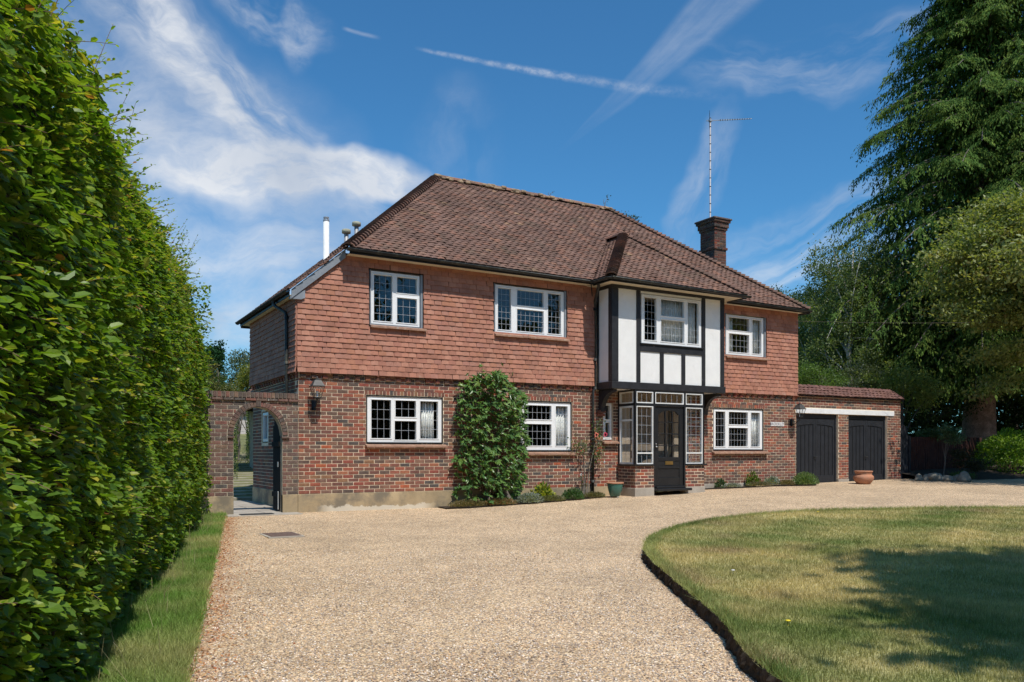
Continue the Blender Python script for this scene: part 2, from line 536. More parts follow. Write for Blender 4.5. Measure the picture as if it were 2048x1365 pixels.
class Geo:
    def __init__(s):
        s.V = []
        s.F3 = []
        s.F4 = []
        s.n = 0

    def add(s, V, F):
        V = np.asarray(V, float)
        for f in F:
            (s.F3 if len(f) == 3 else s.F4).append([i + s.n for i in f])
        s.V.append(V)
        s.n += len(V)
        return s

    def box(s, c, h, b=.004, X=(1, 0, 0), Y=(0, 1, 0), Z=(0, 0, 1)):
        """chamfered box: centre, half sizes, axes"""
        h = np.array(h, float)
        b = min(b, .45 * h.min())
        V = []
        idx = {}
        for sx in (-1, 1):
            for sy in (-1, 1):
                for sz in (-1, 1):
                    for ax in range(3):
                        p = np.array((sx * (h[0] - b), sy * (h[1] - b), sz * (h[2] - b)))
                        p[ax] = (sx, sy, sz)[ax] * h[ax]
                        idx[(sx, sy, sz, ax)] = len(V)
                        V.append(p)
        F = []
        for ax in range(3):
            o1, o2 = (ax + 1) % 3, (ax + 2) % 3
            for s_ in (-1, 1):
                q = []
                for a_, b_ in ((-1, -1), (1, -1), (1, 1), (-1, 1)):
                    k = [0, 0, 0]
                    k[ax], k[o1], k[o2] = s_, a_, b_
                    q.append(idx[(*k, ax)])
                F.append(q if s_ > 0 else q[::-1])
            for a_ in (-1, 1):
                for b_ in (-1, 1):
                    k0 = [0, 0, 0]; k1 = [0, 0, 0]
                    k0[ax], k0[o1], k0[o2] = -1, a_, b_
                    k1[ax], k1[o1], k1[o2] = 1, a_, b_
                    F.append([idx[(*k0, o1)], idx[(*k1, o1)], idx[(*k1, o2)], idx[(*k0, o2)]])
        for sx in (-1, 1):
            for sy in (-1, 1):
                for sz in (-1, 1):
                    F.append([idx[(sx, sy, sz, a)] for a in range(3)])
        V = np.array(V)
        A = np.array((X, Y, Z), float)
        return s.add(V @ A + np.array(c, float), F)

    def bx(s, x0, x1, y0, y1, z0, z1, b=.004):
        return s.box(((x0 + x1) / 2, (y0 + y1) / 2, (z0 + z1) / 2), (abs(x1 - x0) / 2, abs(y1 - y0) / 2, abs(z1 - z0) / 2), b)

    def bar(s, p, q, w, d, up=(0, 0, 1), b=.002):
        p = np.array(p, float); q = np.array(q, float)
        L = np.linalg.norm(q - p)
        x = (q - p) / L
        u = np.array(up, float)
        y = np.cross(u, x)
        if np.linalg.norm(y) < 1e-6:
            y = np.cross((0, 1, 0), x)
        y /= np.linalg.norm(y)
        z = np.cross(x, y)
        return s.box((p + q) / 2, (L / 2, w / 2, d / 2), b, x, y, z)

    def tube(s, pts, rad, n=8, cap=True):
        pts = np.array(pts, float)
        if np.isscalar(rad):
            rad = [rad] * len(pts)
        T = np.gradient(pts, axis=0)
        T /= np.linalg.norm(T, axis=1)[:, None] + 1e-9
        ref = np.array((0, 0, 1.0)) if abs(T[0][2]) < .9 else np.array((1.0, 0, 0))
        V = []
        for p, t_, r in zip(pts, T, rad):
            a = np.cross(t_, ref)
            a /= np.linalg.norm(a) + 1e-9
            b = np.cross(t_, a)
            for k in range(n):
                an = 2 * math.pi * k / n
                V.append(p + r * (math.cos(an) * a + math.sin(an) * b))
        F = []
        for i in range(len(pts) - 1):
            for k in range(n):
                k2 = (k + 1) % n
                F.append([i * n + k, i * n + k2, (i + 1) * n + k2, (i + 1) * n + k])
        if cap:
            for i in (0, len(pts) - 1):
                V.append(pts[i])
                c = len(V) - 1
                for k in range(n):
                    F.append([c, i * n + k, i * n + (k + 1) % n])
        return s.add(V, F)

    def lathe(s, prof, loc, n=28):
        V = []
        F = []
        for (r, z) in prof:
            for k in range(n):
                a = 2 * math.pi * k / n
                V.append((loc[0] + r * math.cos(a), loc[1] + r * math.sin(a), loc[2] + z))
        for i in range(len(prof) - 1):
            for k in range(n):
                k2 = (k + 1) % n
                F.append([i * n + k, i * n + k2, (i + 1) * n + k2, (i + 1) * n + k])
        return s.add(V, F)

    def mesh(s, name, mat, smooth=False, col=None):
        F = []
        if s.F4: F.append(np.array(s.F4))
        if s.F3: F.append(np.array(s.F3))
        V = np.concatenate(s.V)
        c = None if col is None else np.tile(np.array(col), (len(V), 1))
        me = mesh_np(name, V, F, mat, c)
        if smooth:
            me.polygons.foreach_set('use_smooth', np.ones(len(me.polygons), bool))
        return me

    def obj(s, name, mat, parent=None, smooth=False, kind=None, label=None, col=None):
        return obj(name, s.mesh(name, mat, smooth, col), parent, kind, label)


# ---- pieces: many copies of one template, nearest ones as objects, the rest joined
def piece_set(name, T, F, Ms, idx, pal, mat, parent, limit=300, smooth=False):
    """T template (k,3), F faces; Ms (n,3,4); idx palette index (n,)"""
    Ms = np.asarray(Ms, float)
    idx = np.asarray(idx)
    T = np.asarray(T, float)
    n = len(Ms)
    P = Ms[:, :, 3] - CAM
    Z = P @ FW
    X = P @ RT
    px = 1024 + 1650 * X / np.maximum(Z, .1)
    py = 904 - 1650 * P[:, 2] / np.maximum(Z, .1)
    size = np.linalg.norm(Ms[:, :, 0], axis=1)
    vis = (Z > .3) & (px > 5) & (px < 2043) & (py > 5) & (py < 1360)
    score = np.where(vis, Z - 1.5 * np.minimum(size, .22) / .2, 1e9)
    order = np.argsort(score)
    nvis = int(vis.sum())
    k = min(limit, nvis) if nvis > 0 else 0
    sel = order[:k]
    rest = order[k:]
    meshes = {}
    F4 = np.array([f for f in F if len(f) == 4])
    F3 = np.array([f for f in F if len(f) == 3])
    Fl = [f for f in (F4, F3) if len(f)]
    for i in sel:
        c = int(idx[i])
        if c not in meshes:
            meshes[c] = mesh_np(name, T, Fl, mat, np.tile(pal[c], (len(T), 1)))
            if smooth:
                meshes[c].polygons.foreach_set('use_smooth', np.ones(len(meshes[c].polygons), bool))
        o = bpy.data.objects.new(name, meshes[c])
        COL.objects.link(o)
        attach(o, parent)
        M4 = Matrix([list(r) for r in Ms[i]] + [[0, 0, 0, 1]])
        o.matrix_basis = M4
    if len(rest):
        me = join_pieces(name + '_mass', T, Fl, Ms[rest], np.asarray(pal)[idx[rest]], mat, smooth)
        ob = obj(name + ('es' if name.endswith('h') else 's') if not name.endswith('leaf') else name[:-4] + 'leaves', me, parent, 'stuff')
        return ob


def join_pieces(name, T, Fl, Ms, cols, mat, smooth=False):
    T = np.asarray(T, float)
    n, k = len(Ms), len(T)
    V = np.einsum('nij,kj->nki', Ms[:, :, :3], T) + Ms[:, None, :, 3]
    Fs = []
    off = (np.arange(n) * k)[:, None, None]
    for f in Fl:
        f = np.asarray(f)
        Fs.append((f[None] + off).reshape(-1, f.shape[1]))
    cols = np.repeat(np.asarray(cols), k, axis=0)
    me = mesh_np(name, V.reshape(-1, 3), Fs, mat, cols)
    if smooth:
        me.polygons.foreach_set('use_smooth', np.ones(len(me.polygons), bool))
    return me


def mk(a, b, c, p):
    """3x4 matrix from column vectors"""
    return np.column_stack((a, b, c, p))


# brick template: a along the wall, b up, c outward (front at 1)
def brick_template():
    g = Geo()
    V = []
    eb, ez = .022, .07
    for (x, z) in ((-.5, -.5), (.5, -.5), (.5, .5), (-.5, .5)):
        V.append((x, z, 0))
    for (x, z) in ((-.5, -.5), (.5, -.5), (.5, .5), (-.5, .5)):
        V.append((x, z, .86))
    for (x, z) in ((-.5 + eb, -.5 + ez), (.5 - eb, -.5 + ez), (.5 - eb, .5 - ez), (-.5 + eb, .5 - ez)):
        V.append((x, z, 1))
    F = [(8, 9, 10, 11)]
    for i in range(4):
        j = (i + 1) % 4
        F.append((i, j, j + 4, i + 4))
        F.append((i + 4, j + 4, j + 8, i + 8))
    return np.array(V, float), F


BT, BF = brick_template()
BPAL = np.array([(.29, .090, .058), (.27, .10, .068), (.33, .13, .075), (.23, .085, .06), (.19, .09, .065), (.18, .105, .08),
                 (.14, .09, .07), (.11, .08, .068), (.088, .074, .068), (.22, .12, .085), (.25, .075, .055), (.16, .075, .06),
                 (.24, .13, .075), (.36, .10, .05), (.12, .08, .065), (.22, .095, .07)])
BW_RED = np.array([9, 9, 5, 11, 10, 9, 8, 5, 4, 8, 7, 9, 3, 4, 6, 10], float)
BW_BROWN = np.array([2, 4, 1, 7, 10, 9, 9, 5, 4, 9, 3, 10, 7, 1, 6, 10], float)


class Accum:
    def __init__(s):
        s.M = []
        s.i = []

    def add(s, M, i):
        s.M.append(M)
        s.i.append(i)


def subtract(seg, cuts):
    out = [seg]
    for a, b in cuts:
        nx = []
        for p, q in out:
            if b <= p or a >= q:
                nx.append((p, q))
            else:
                if a > p: nx.append((p, a))
                if b < q: nx.append((b, q))
        out = nx
    return out


def lay_bricks(acc, O, U, N, u0, u1, z0, z1, holes=(), weights=BW_RED, phase=0.0, course=.075, blen=.225, edge=None, zoff=0.0, wfun=None, depth=.03):
    """stretcher bond; holes = (ua,ub,za,zb); edge(z)->(ulo,uhi) clips the row"""
    O = np.array(O, float); U = np.array(U, float); N = np.array(N, float)
    w = weights / weights.sum()
    z = z0
    row = int(round((z0 - zoff) / course))
    while z < z1 - .02:
        h = min(course, z1 - z)
        zc = z + h / 2
        lo, hi = (u0, u1) if edge is None else edge(zc)
        cuts = [(a, b) for a, b, c, d in holes if zc > c and zc < d]
        for p, q in subtract((lo, hi), cuts):
            if q - p < .02:
                continue
            st = math.floor((p - phase - (row % 2) * blen / 2) / blen) * blen + phase + (row % 2) * blen / 2
            x = st
            while x < q:
                a, b = max(x, p), min(x + blen, q)
                if b - a > .03:
                    L, H = b - a - .011, h - .0115
                    c = O + U * ((a + b) / 2 + random.uniform(-.001, .001)) + np.array((0, 0, zc + random.uniform(-.0008, .0008))) - N * depth
                    ww = w
                    if wfun is not None:
                        ww = wfun((a + b) / 2, zc)
                    i = rng.choice(16, p=ww)
                    acc.add(mk(U * L, np.array((0, 0, H)), N * (depth + random.uniform(-.001, .0025)), c), i)
                x += blen
        z += course
        row += 1


def soldier(acc, O, U, N, u0, u1, zc, h=.11, pitch=.078, depth=.03, weights=BW_RED):
    O = np.array(O, float); U = np.array(U, float); N = np.array(N, float)
    w = weights / weights.sum()
    n = int(round((u1 - u0) / pitch))
    for k in range(n):
        u = u0 + (k + .5) * (u1 - u0) / n
        i = rng.choice(16, p=w)
        acc.add(mk(U * ((u1 - u0) / n - .010), np.array((0, 0, h - .01)), N * (depth + random.uniform(0, .003)), O + U * u + np.array((0, 0, zc)) - N * depth), i)


def wall_cells(g, O, U, N, u0, u1, z0, z1, th, holes=(), zcut=None, b=0.0):
    """solid wall with rectangular openings, front face at N*0"""
    O = np.array(O, float); U = np.array(U, float); N = np.array(N, float)
    us = sorted({u0, u1, *[min(max(v, u0), u1) for h in holes for v in h[:2]]})
    zs = sorted({z0, z1, *[min(max(v, z0), z1) for h in holes for v in h[2:]]})
    for i in range(len(us) - 1):
        run = None
        for j in range(len(zs) - 1):
            uc, zc = (us[i] + us[i + 1]) / 2, (zs[j] + zs[j + 1]) / 2
            solid = not any(a < uc < b_ and c < zc < d for a, b_, c, d in holes)
            if solid and run is None:
                run = zs[j]
            if run is not None and (not solid or j == len(zs) - 2):
                top = zs[j + 1] if solid else zs[j]
                c = O + U * uc - N * th / 2 + np.array((0, 0, (run + top) / 2))
                g.box(c, ((us[i + 1] - us[i]) / 2, th / 2, (top - run) / 2), .0005, U, N, (0, 0, 1))
                run = None
    return g


# tile template: a across (-.5...5), b up-slope (0..1), c out of the slope
def tile_template(camber=.006):
    V = []
    xs = (-.5, -.17, .17, .5)
    cc = (0, camber, camber, 0)
    for b_, base in ((0, .019), (1, .004)):
        for x, c in zip(xs, cc):
            V.append((x, b_, base + c))
    for x, c in zip(xs, cc):
        V.append((x, 0, .006 + c))
    F = []
    for i in range(3):
        F.append((i, i + 1, i + 5, i + 4))
        F.append((8 + i, 9 + i, i + 1, i))
    V.append((-.5, 1, -.01)); V.append((.5, 1, -.01))
    F.append((8, 0, 4, 12))
    F.append((3, 11, 13, 7))
    return np.array(V, float), F


TT, TF = tile_template(.0075)
TTW, TFW = tile_template(.0015)
RPAL = np.array([(.165, .10, .082), (.20, .115, .09), (.15, .095, .08), (.24, .125, .09), (.30, .14, .095), (.13, .085, .072),
                 (.18, .115, .10), (.22, .13, .105), (.34, .17, .11), (.11, .07, .062), (.19, .105, .08), (.26, .16, .12),
                 (.16, .105, .09), (.21, .12, .095), (.28, .13, .09), (.42, .26, .15)])
RPAL = (RPAL * .5 + RPAL.mean(0) * .5) * np.array((.80, .80, .79))
RW = np.array([9, 10, 9, 8, 5, 7, 9, 8, 3, 4, 9, 5, 9, 9, 6, .8])
WPAL = np.array([(.375, .165, .115), (.40, .18, .125), (.36, .155, .11), (.42, .195, .135), (.38, .175, .125), (.34, .15, .105),
                 (.41, .18, .115), (.37, .16, .115), (.44, .21, .15), (.35, .16, .12), (.39, .17, .115), (.33, .145, .10),
                 (.40, .175, .12), (.385, .17, .12), (.43, .20, .14), (.36, .17, .125)])
WPAL *= np.array((.96, .97, .95))
WPAL *= np.linspace(.94, 1.06, 16)[rng.permutation(16)][:, None]
WW = np.ones(16)


def poly_interval(poly, v):
    xs = []
    n = len(poly)
    for i in range(n):
        (x0, y0), (x1, y1) = poly[i], poly[(i + 1) % n]
        if (y0 <= v < y1) or (y1 <= v < y0):
            xs.append(x0 + (v - y0) / (y1 - y0) * (x1 - x0))
    xs.sort()
    return [(xs[i], xs[i + 1]) for i in range(0, len(xs) - 1, 2)]


def lay_tiles(acc, poly3, U, gauge=.1, w=.165, length=.16, weights=RW, holes=(), jit=1.0, seedphase=0.0, lift=None, sag=0.0, sc=1.0):
    """poly3: list of 3-D corners lying in one plane, first = origin; U horizontal unit vector"""
    P = [np.array(p, float) for p in poly3]
    O = P[0]
    U = np.array(U, float)
    U /= np.linalg.norm(U)
    n = None
    for k in range(2, len(P)):
        c = np.cross(P[1] - P[0], P[k] - P[0])
        if np.linalg.norm(c) > 1e-3:
            n = c / np.linalg.norm(c)
            break
    S = np.cross(n, U)
    S /= np.linalg.norm(S)
    if S[2] < 0: S = -S
    N = np.cross(U, S)
    if N[2] < 0 or (abs(N[2]) < 1e-6 and np.dot(N, CAM - O) < 0):
        N = -N
    p2 = [(np.dot(p - O, U), np.dot(p - O, S)) for p in P]
    vmin = min(q[1] for q in p2)
    vmax = max(q[1] for q in p2)
    v = vmin
    row = 0
    ww = weights / weights.sum()
    while v < vmax - .02:
        for lo, hi in poly_interval(p2, v + min(gauge, vmax - v) * .4):
            cuts = [(a, b) for a, b, c, d in holes if c < v + gauge * .5 < d]
            for p, q in subtract((lo, hi), cuts):
                st = math.floor((p - seedphase - (row % 2) * w / 2) / w) * w + seedphase + (row % 2) * w / 2
                x = st
                while x < q:
                    a, b = max(x, p), min(x + w, q)
                    if b - a > .02:
                        lf = 0.0 if lift is None else lift((a + b) / 2, v)
                        L = min(length, vmax - v + .03)
                        r = random.gauss(0, .012 * jit)
                        Ua = U + S * r + N * random.gauss(0, .018 * jit)
                        Sa = S - U * r + N * random.gauss(0, .02 * jit)
                        o = O + U * ((a + b) / 2 + random.gauss(0, .007 * jit)) + S * (v + random.gauss(0, .0035 * jit)) + N * (lf + abs(random.gauss(0, .003 * jit)))
                        acc.add(mk(Ua * (b - a - .0045), Sa * L, N * sc, o), rng.choice(16, p=ww))
                    x += w
        v += gauge
        row += 1


# leaf templates (length along +a from the origin, width b, normal c)
LV = np.array([(0, 0, 0), (.35, .27, .05), (.8, .2, .04), (1, 0, -.06), (.8, -.2, .04), (.35, -.27, .05), (.5, 0, -.02)])
LF = [(0, 6, 1), (1, 6, 2), (2, 6, 3), (3, 6, 4), (4, 6, 5), (5, 6, 0)]
SV = np.array([(0, 0, 0), (.5, .28, .03), (1, 0, -.05), (.5, -.28, .03)])
SF = [(0, 2, 1), (0, 3, 2)]
FV = [(0, 0, 0)]
for k_, (a_, r_) in enumerate(((180, .12), (128, .50), (105, .30), (62, .72), (38, .40), (0, 1.0), (-38, .40), (-62, .72), (-105, .30), (-128, .50))):
    FV.append((.25 + r_ * .75 * math.cos(R(a_)), r_ * .62 * math.sin(R(a_)), .03 if k_ % 2 else -.06))
FV[0] = (.3, 0, .02)
FV = np.array(FV)
FF = [(0, 1 + k_, 1 + (k_ + 1) % 10) for k_ in range(10)]


def frames(A, Nn, s):
    A = A / (np.linalg.norm(A, axis=1)[:, None] + 1e-9)
    B = np.cross(Nn, A)
    B /= np.linalg.norm(B, axis=1)[:, None] + 1e-9
    C = np.cross(A, B)
    s = np.asarray(s)[:, None]
    return A * s, B * s, C * s


def leaf_mats(P, A, Nn, s):
    a, b, c = frames(A, Nn, s)
    return np.stack((a, b, c, P), axis=2)


def rand_dirs(n, up=0.0):
    v = rng.normal(size=(n, 3))
    v[:, 2] += up
    return v / np.linalg.norm(v, axis=1)[:, None]


def pal_pick(pal, n, w=None):
    pal = np.asarray(pal, float)
    w = None if w is None else np.array(w) / np.sum(w)
    return rng.choice(len(pal), n, p=w)


# ================================================================== HOUSE
HOUSE = thing('house', (7, 3, 0), 'two-storey brick and tile-hung detached house with hipped tiled roof', 'house')
hb = Accum()
wt = Accum()
rt = Accum()

ZE = 5.27          # eaves height at x = 0; the old roof sinks a little to the right
SL = -.009
EY = -.37


def ze(x): return ZE + SL * x


G_WIN = [(1.395, 3.135, 1.36, 2.375), (5.055, 6.48, 1.20, 2.375), (10.94, 12.79, 1.23, 2.37), (7.38, 7.68, 1.47, 2.40)]
F_WIN = [(1.46, 2.62, 3.80, 4.95), (4.37, 6.27, 3.83, 4.96), (11.33, 12.80, 3.75, 4.89)]
DOOR_OP = (8.2, 9.6, -.1, 2.3)

g = Geo()
CUTS = [(.125 * k - .001, .125 * (k + 1), 4.27 + .88 * k / 8, 9) for k in range(8)]
wall_cells(g, (0, .006, 0), (1, 0, 0), (0, -1, 0), 0, 14.02, -.2, 5.2, .26, G_WIN + F_WIN + [DOOR_OP, (7.6, 10.3, 3.6, 5.0)] + CUTS)
# side and back walls
wall_cells(g, (.006, 0, 0), (0, 1, 0), (-1, 0, 0), .27, 4.03, -.2, 4.3, .26, [(2.55, 3.12, 1.40, 2.12)])
wall_cells(g, (14.01, 0, 0), (0, 1, 0), (1, 0, 0), .27, 6.0, -.2, 5.1, .26)
wall_cells(g, (0, 6.0, 0), (1, 0, 0), (0, 1, 0), 3.1, 14.0, -.2, 5.1, .2)
wall_cells(g, (3.1, 4.03, 0), (0, 1, 0), (-1, 0, 0), 0, 1.7, -.2, 5.1, .2)
wall_cells(g, (0, 4.03, 0), (1, 0, 0), (0, 1, 0), .27, 3.09, -.2, 4.3, .2)
W = g.obj('wall', M_mortar, HOUSE)

# dim rooms behind the windows
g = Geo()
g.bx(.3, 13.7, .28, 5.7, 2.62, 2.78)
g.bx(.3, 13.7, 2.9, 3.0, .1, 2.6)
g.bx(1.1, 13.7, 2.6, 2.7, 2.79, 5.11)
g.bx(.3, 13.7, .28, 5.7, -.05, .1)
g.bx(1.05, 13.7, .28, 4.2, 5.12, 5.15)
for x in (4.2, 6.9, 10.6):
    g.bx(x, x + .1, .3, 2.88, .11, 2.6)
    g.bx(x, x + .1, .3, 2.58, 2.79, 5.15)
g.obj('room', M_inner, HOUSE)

# brickwork, front
def w_front(u, z):
    k = min(1, max(0, (u - 2.6) / 2.5))
    w = BW_RED * (1 - k) + BW_BROWN * .55 * k + BW_RED * .45 * k
    if z < .62 and u > 9:
        w = w * np.array([.3, .6, .3, 1, 1, 1.5, 1, .6, .4, 2, .3, 1, 3, .2, 1, 1.4])
    return w / w.sum()


SOLD = [(1.36, 3.17, 2.375, 2.49), (5.03, 6.52, 2.375, 2.49), (10.90, 12.83, 2.37, 2.485)]
PORCH_CUT = (7.86, 9.99, -.5, 2.66)
lay_bricks(hb, (0, 0, 0), (1, 0, 0), (0, -1, 0), 0, 14.02, .36, 2.66, G_WIN + SOLD + [PORCH_CUT], wfun=w_front, zoff=.36)
for (a, b, c, d) in SOLD:
    soldier(hb, (0, 0, 0), (1, 0, 0), (0, -1, 0), a, b, (c + d) / 2)
# brick band and dentils under the tile hanging
for k in range(63):
    x = .02 + k * .2235
    if 7.1 < x < 10.6: continue
    i = rng.choice(16, p=BW_RED / BW_RED.sum())
    hb.add(mk(np.array((.105, 0, 0)), np.array((0, 0, .065)), np.array((0, -.075, 0)), np.array((x + .06, .03, 2.70))), i)
    i = rng.choice(16, p=BW_BROWN / BW_BROWN.sum())
    hb.add(mk(np.array((.1, 0, 0)), np.array((0, 0, .065)), np.array((0, -.03, 0)), np.array((x + .172, .03, 2.70))), i)
    hb.add(mk(np.array((.214, 0, 0)), np.array((0, 0, .065)), np.array((0, -.085, 0)), np.array((x + .11, .03, 2.772))), i)
# left side wall brickwork (seen over and through the garden arch)
lay_bricks(hb, (0, 0, 0), (0, 1, 0), (-1, 0, 0), 0, 4.03, .36, 2.66, [(2.50, 3.17, 1.36, 2.16)], weights=BW_BROWN, zoff=.36)
for k in range(18):
    y = .02 + k * .2235
    i = rng.choice(16, p=BW_RED / BW_RED.sum())
    hb.add(mk(np.array((0, .105, 0)), np.array((0, 0, .065)), np.array((-.075, 0, 0)), np.array((.03, y + .06, 2.70))), i)
    hb.add(mk(np.array((0, .214, 0)), np.array((0, 0, .065)), np.array((-.085, 0, 0)), np.array((.03, y + .11, 2.772))), i)
# corbel courses by the bay brackets
for x in (7.29, 10.53):
    for s_ in range(2):
        hb.add(mk(np.array((.2, 0, 0)), np.array((0, 0, .065)), np.array((0, -.10 - .05 * s_, 0)), np.array((x, .03, 2.09 + .075 * s_))), 3 + s_)
# porch base
PY = -.68
PX0, PX1 = 7.82, 10.0
DX0, DX1 = 8.44, 9.34
lay_bricks(hb, (0, PY, 0), (1, 0, 0), (0, -1, 0), PX0, PX1, .335, .86, [(DX0 - .04, DX1 + .04, 0, 1)], weights=BW_BROWN + BW_RED * .4, zoff=.335)
lay_bricks(hb, (PX0, 0, 0), (0, -1, 0), (-1, 0, 0), .0, -PY, .335, .86, weights=BW_BROWN, zoff=.335, phase=.05)
lay_bricks(hb, (PX1, 0, 0), (0, -1, 0), (1, 0, 0), .0, -PY, .335, .86, weights=BW_BROWN, zoff=.335, phase=.05)

# porch masonry and rendered plinths
for (x0_, x1_, xs_a, xs_b) in ((PX0 + .004, DX0 - .04, PX0 + .004, PX0 + .2), (DX1 + .04, PX1 - .004, PX1 - .2, PX1 - .004)):
    g = Geo()
    g.bx(x0_, x1_, PY + .004, PY + .2, .0, .86, .001)
    g.bx(xs_a, xs_b, PY + .198, .0, .0, .859, .001)
    g.obj('porch_wall', M_mortar, HOUSE)
g = Geo()
g.bx(-.012, 7.80, -.014, .1, -.2, .36, .006)
g2 = Geo(); g2.bx(10.02, 14.03, -.014, .1, -.1, .36, .006); g2.obj('plinth', M_concrete, HOUSE)
g.bx(-.014, .1, .101, 4.04, -.2, .36, .006)
g.obj('plinth', M_render, HOUSE)
for (x0_, x1_, xs_a, xs_b) in ((PX0 - .012, DX0 - .05, PX0 - .011, PX0 + .1), (DX1 + .05, PX1 + .012, PX1 - .1, PX1 + .011)):
    g = Geo()
    g.bx(x0_, x1_, PY - .014, PY + .1, -.05, .335, .006)
    g.bx(xs_a, xs_b, PY + .097, -.03, -.05, .333, .006)
    g.obj('porch_plinth', M_concrete, HOUSE)


# ---- tile hanging
def bell(u, v):
    return .017 if v < .09 else (.011 if v < .19 else (.005 if v < .3 else 0.0))


TY = -.045
hol = [(a - .03, b + .03, c - 2.77 - .05, d - 2.77 + .02) for a, b, c, d in F_WIN] + [(7.13, 10.67, -1, 3)]
topz = 5.19
lay_tiles(wt, [(-.045, TY, 2.77), (14.06, TY, 2.77), (14.06, TY, topz), (.93, TY, topz), (-.045, TY, 4.30)], (1, 0, 0), gauge=.105, w=.168, length=.165,
          weights=WW, holes=[(a + .045, b + .045, c, d) for a, b, c, d in hol], jit=.5, lift=bell, sc=1.75)
lay_tiles(wt, [(-.045, 4.05, 2.77), (-.045, -.045, 2.77), (-.045, -.045, 4.27), (-.045, 4.05, 4.27)], (0, -1, 0), gauge=.105, w=.168, length=.165,
          weights=WW, jit=.5, lift=bell, sc=1.75)
g = Geo()
wall_cells(g, (0, -.012, 0), (1, 0, 0), (0, -1, 0), .0, 7.13, 2.86, 4.26, .017, F_WIN[:2])
wall_cells(g, (0, -.012, 0), (1, 0, 0), (0, -1, 0), 1.0, 7.13, 4.258, 5.18, .017, F_WIN[:2])
g2 = Geo()
wall_cells(g2, (0, -.012, 0), (1, 0, 0), (0, -1, 0), 10.67, 14.02, 2.86, 5.18, .017, F_WIN[2:])
g2.obj('batten_backing', M_deck, HOUSE)
g2 = Geo()
wall_cells(g2, (-.012, 0, 0), (0, 1, 0), (-1, 0, 0), .0, 4.03, 2.86, 4.26, .017)
g2.obj('batten_backing', M_deck, HOUSE)
g.obj('batten_backing', M_walltile and M_deck, HOUSE)

# ---- roof planes
BX0, BX1, BY = 6.84, 11.1, -1.05
MS = (8.19 - ze(4.34)) / (3.02 - EY)
def zmain(x, y): return ze(x) + MS * (y - EY)
XL, XR = .88, 14.14
AP1 = (4.34, 3.02, zmain(4.34, 3.02))
AP2 = (9.8, 3.02, zmain(9.8, 3.02))
zb0, zb1 = 5.20, 5.145
AZ = 6.78
APB = (8.6, .80, AZ)
yb = EY + (AZ - ze(8.6)) / MS
RB = (8.6, yb, AZ)
VL = (BX0, EY, ze(BX0))
VR = (BX1, EY, ze(BX1))
deck = Geo()
def face(*pts):
    deck.add([np.array(p) - np.array((0, 0, .012)) for p in pts], [list(range(len(pts)))] if len(pts) < 5 else [[0, i, i + 1] for i in range(1, len(pts) - 1)])
PL = [(XL, EY, ze(XL)), (XR, EY, ze(XR)), AP2, AP1]
# front slope is tiled in three runs round the bay roof
def mp(x, y): return (x, y, zmain(x, y))
front_poly = [mp(XL, EY), mp(BX0, EY), mp(8.6, yb), mp(BX1, EY), mp(XR, EY), mp(9.8, 3.02), mp(4.34, 3.02)]
lay_tiles(rt, front_poly, (1, 0, SL), weights=RW, jit=1.2, sc=1.3)
face(*PL)
face((XR, EY, ze(XR)), (XR, 6.5, ze(XR)), AP2)
face((XR, 6.5, ze(XR)), (3.1, 6.5, ze(XL)), AP1, AP2)
# left slope, running down to low eaves
def zl(x): return 4.36 + .84 * (x + .22)
LP = [(-.22, -.17, zl(-.22)), (XL, -.17, zl(XL)), (XL, EY, zl(XL)), (4.34, 3.02, zl(4.34)), (2.9, 4.45, zl(2.9)), (-.22, 4.45, zl(-.22))]
lay_tiles(rt, LP, (0, -1, 0), weights=RW, jit=1.2, sc=1.3)
deck.add([np.array((x, y, zl(x) - .012)) for x, y in ((-.2, -.15), (XL, -.15), (XL, EY), (4.34, 3.02), (2.9, 4.43), (-.2, 4.43))],
         [[0, 1, 4, 5], [2, 3, 4], [1, 2, 4]])
# bay roof
lay_tiles(rt, [(BX0, BY, zb0), (BX1, BY, zb1), APB], (1, 0, (zb1 - zb0) / (BX1 - BX0)), weights=RW, jit=1.2, sc=1.3)
lay_tiles(rt, [(BX0, EY, zb0 + .02), (BX0, BY, zb0), APB, RB], (0, -1, 0), weights=RW, jit=1.2, sc=1.3)
lay_tiles(rt, [(BX1, BY, zb1), (BX1, EY, zb1 + .02), RB, APB], (0, 1, 0), weights=RW, jit=1.2, sc=1.3)
face((BX0, BY, zb0), (BX1, BY, zb1), APB)
face((BX0, EY, zb0), (BX0, BY, zb0), APB, RB)
face((BX1, BY, zb1), (BX1, EY, zb1), RB, APB)
deck.obj('roof', M_deck, HOUSE)
ROOF = bpy.data.objects['roof']

# hip (bonnet) and ridge tiles
bt = Accum()
bv, bf = [], []
n_ = 7
for (t_, rad, lift) in ((0, .13, .045), (1, .085, .0)):
    for k in range(n_):
        a = math.pi * (k / (n_ - 1)) - math.pi / 2
        bv.append((math.sin(a) * rad * 1.15, t_, math.cos(a) * rad * .75 - .045 + lift))
for k in range(n_):
    a = math.pi * (k / (n_ - 1)) - math.pi / 2
    bv.append((math.sin(a) * .11 * 1.15, 0, math.cos(a) * .11 * .70 - .055 + .040))
for k in range(n_ - 1):
    bf.append((k, k + 1, n_ + k + 1, n_ + k))
    bf.append((2 * n_ + k, 2 * n_ + k + 1, k + 1, k))
bv = np.array(bv)


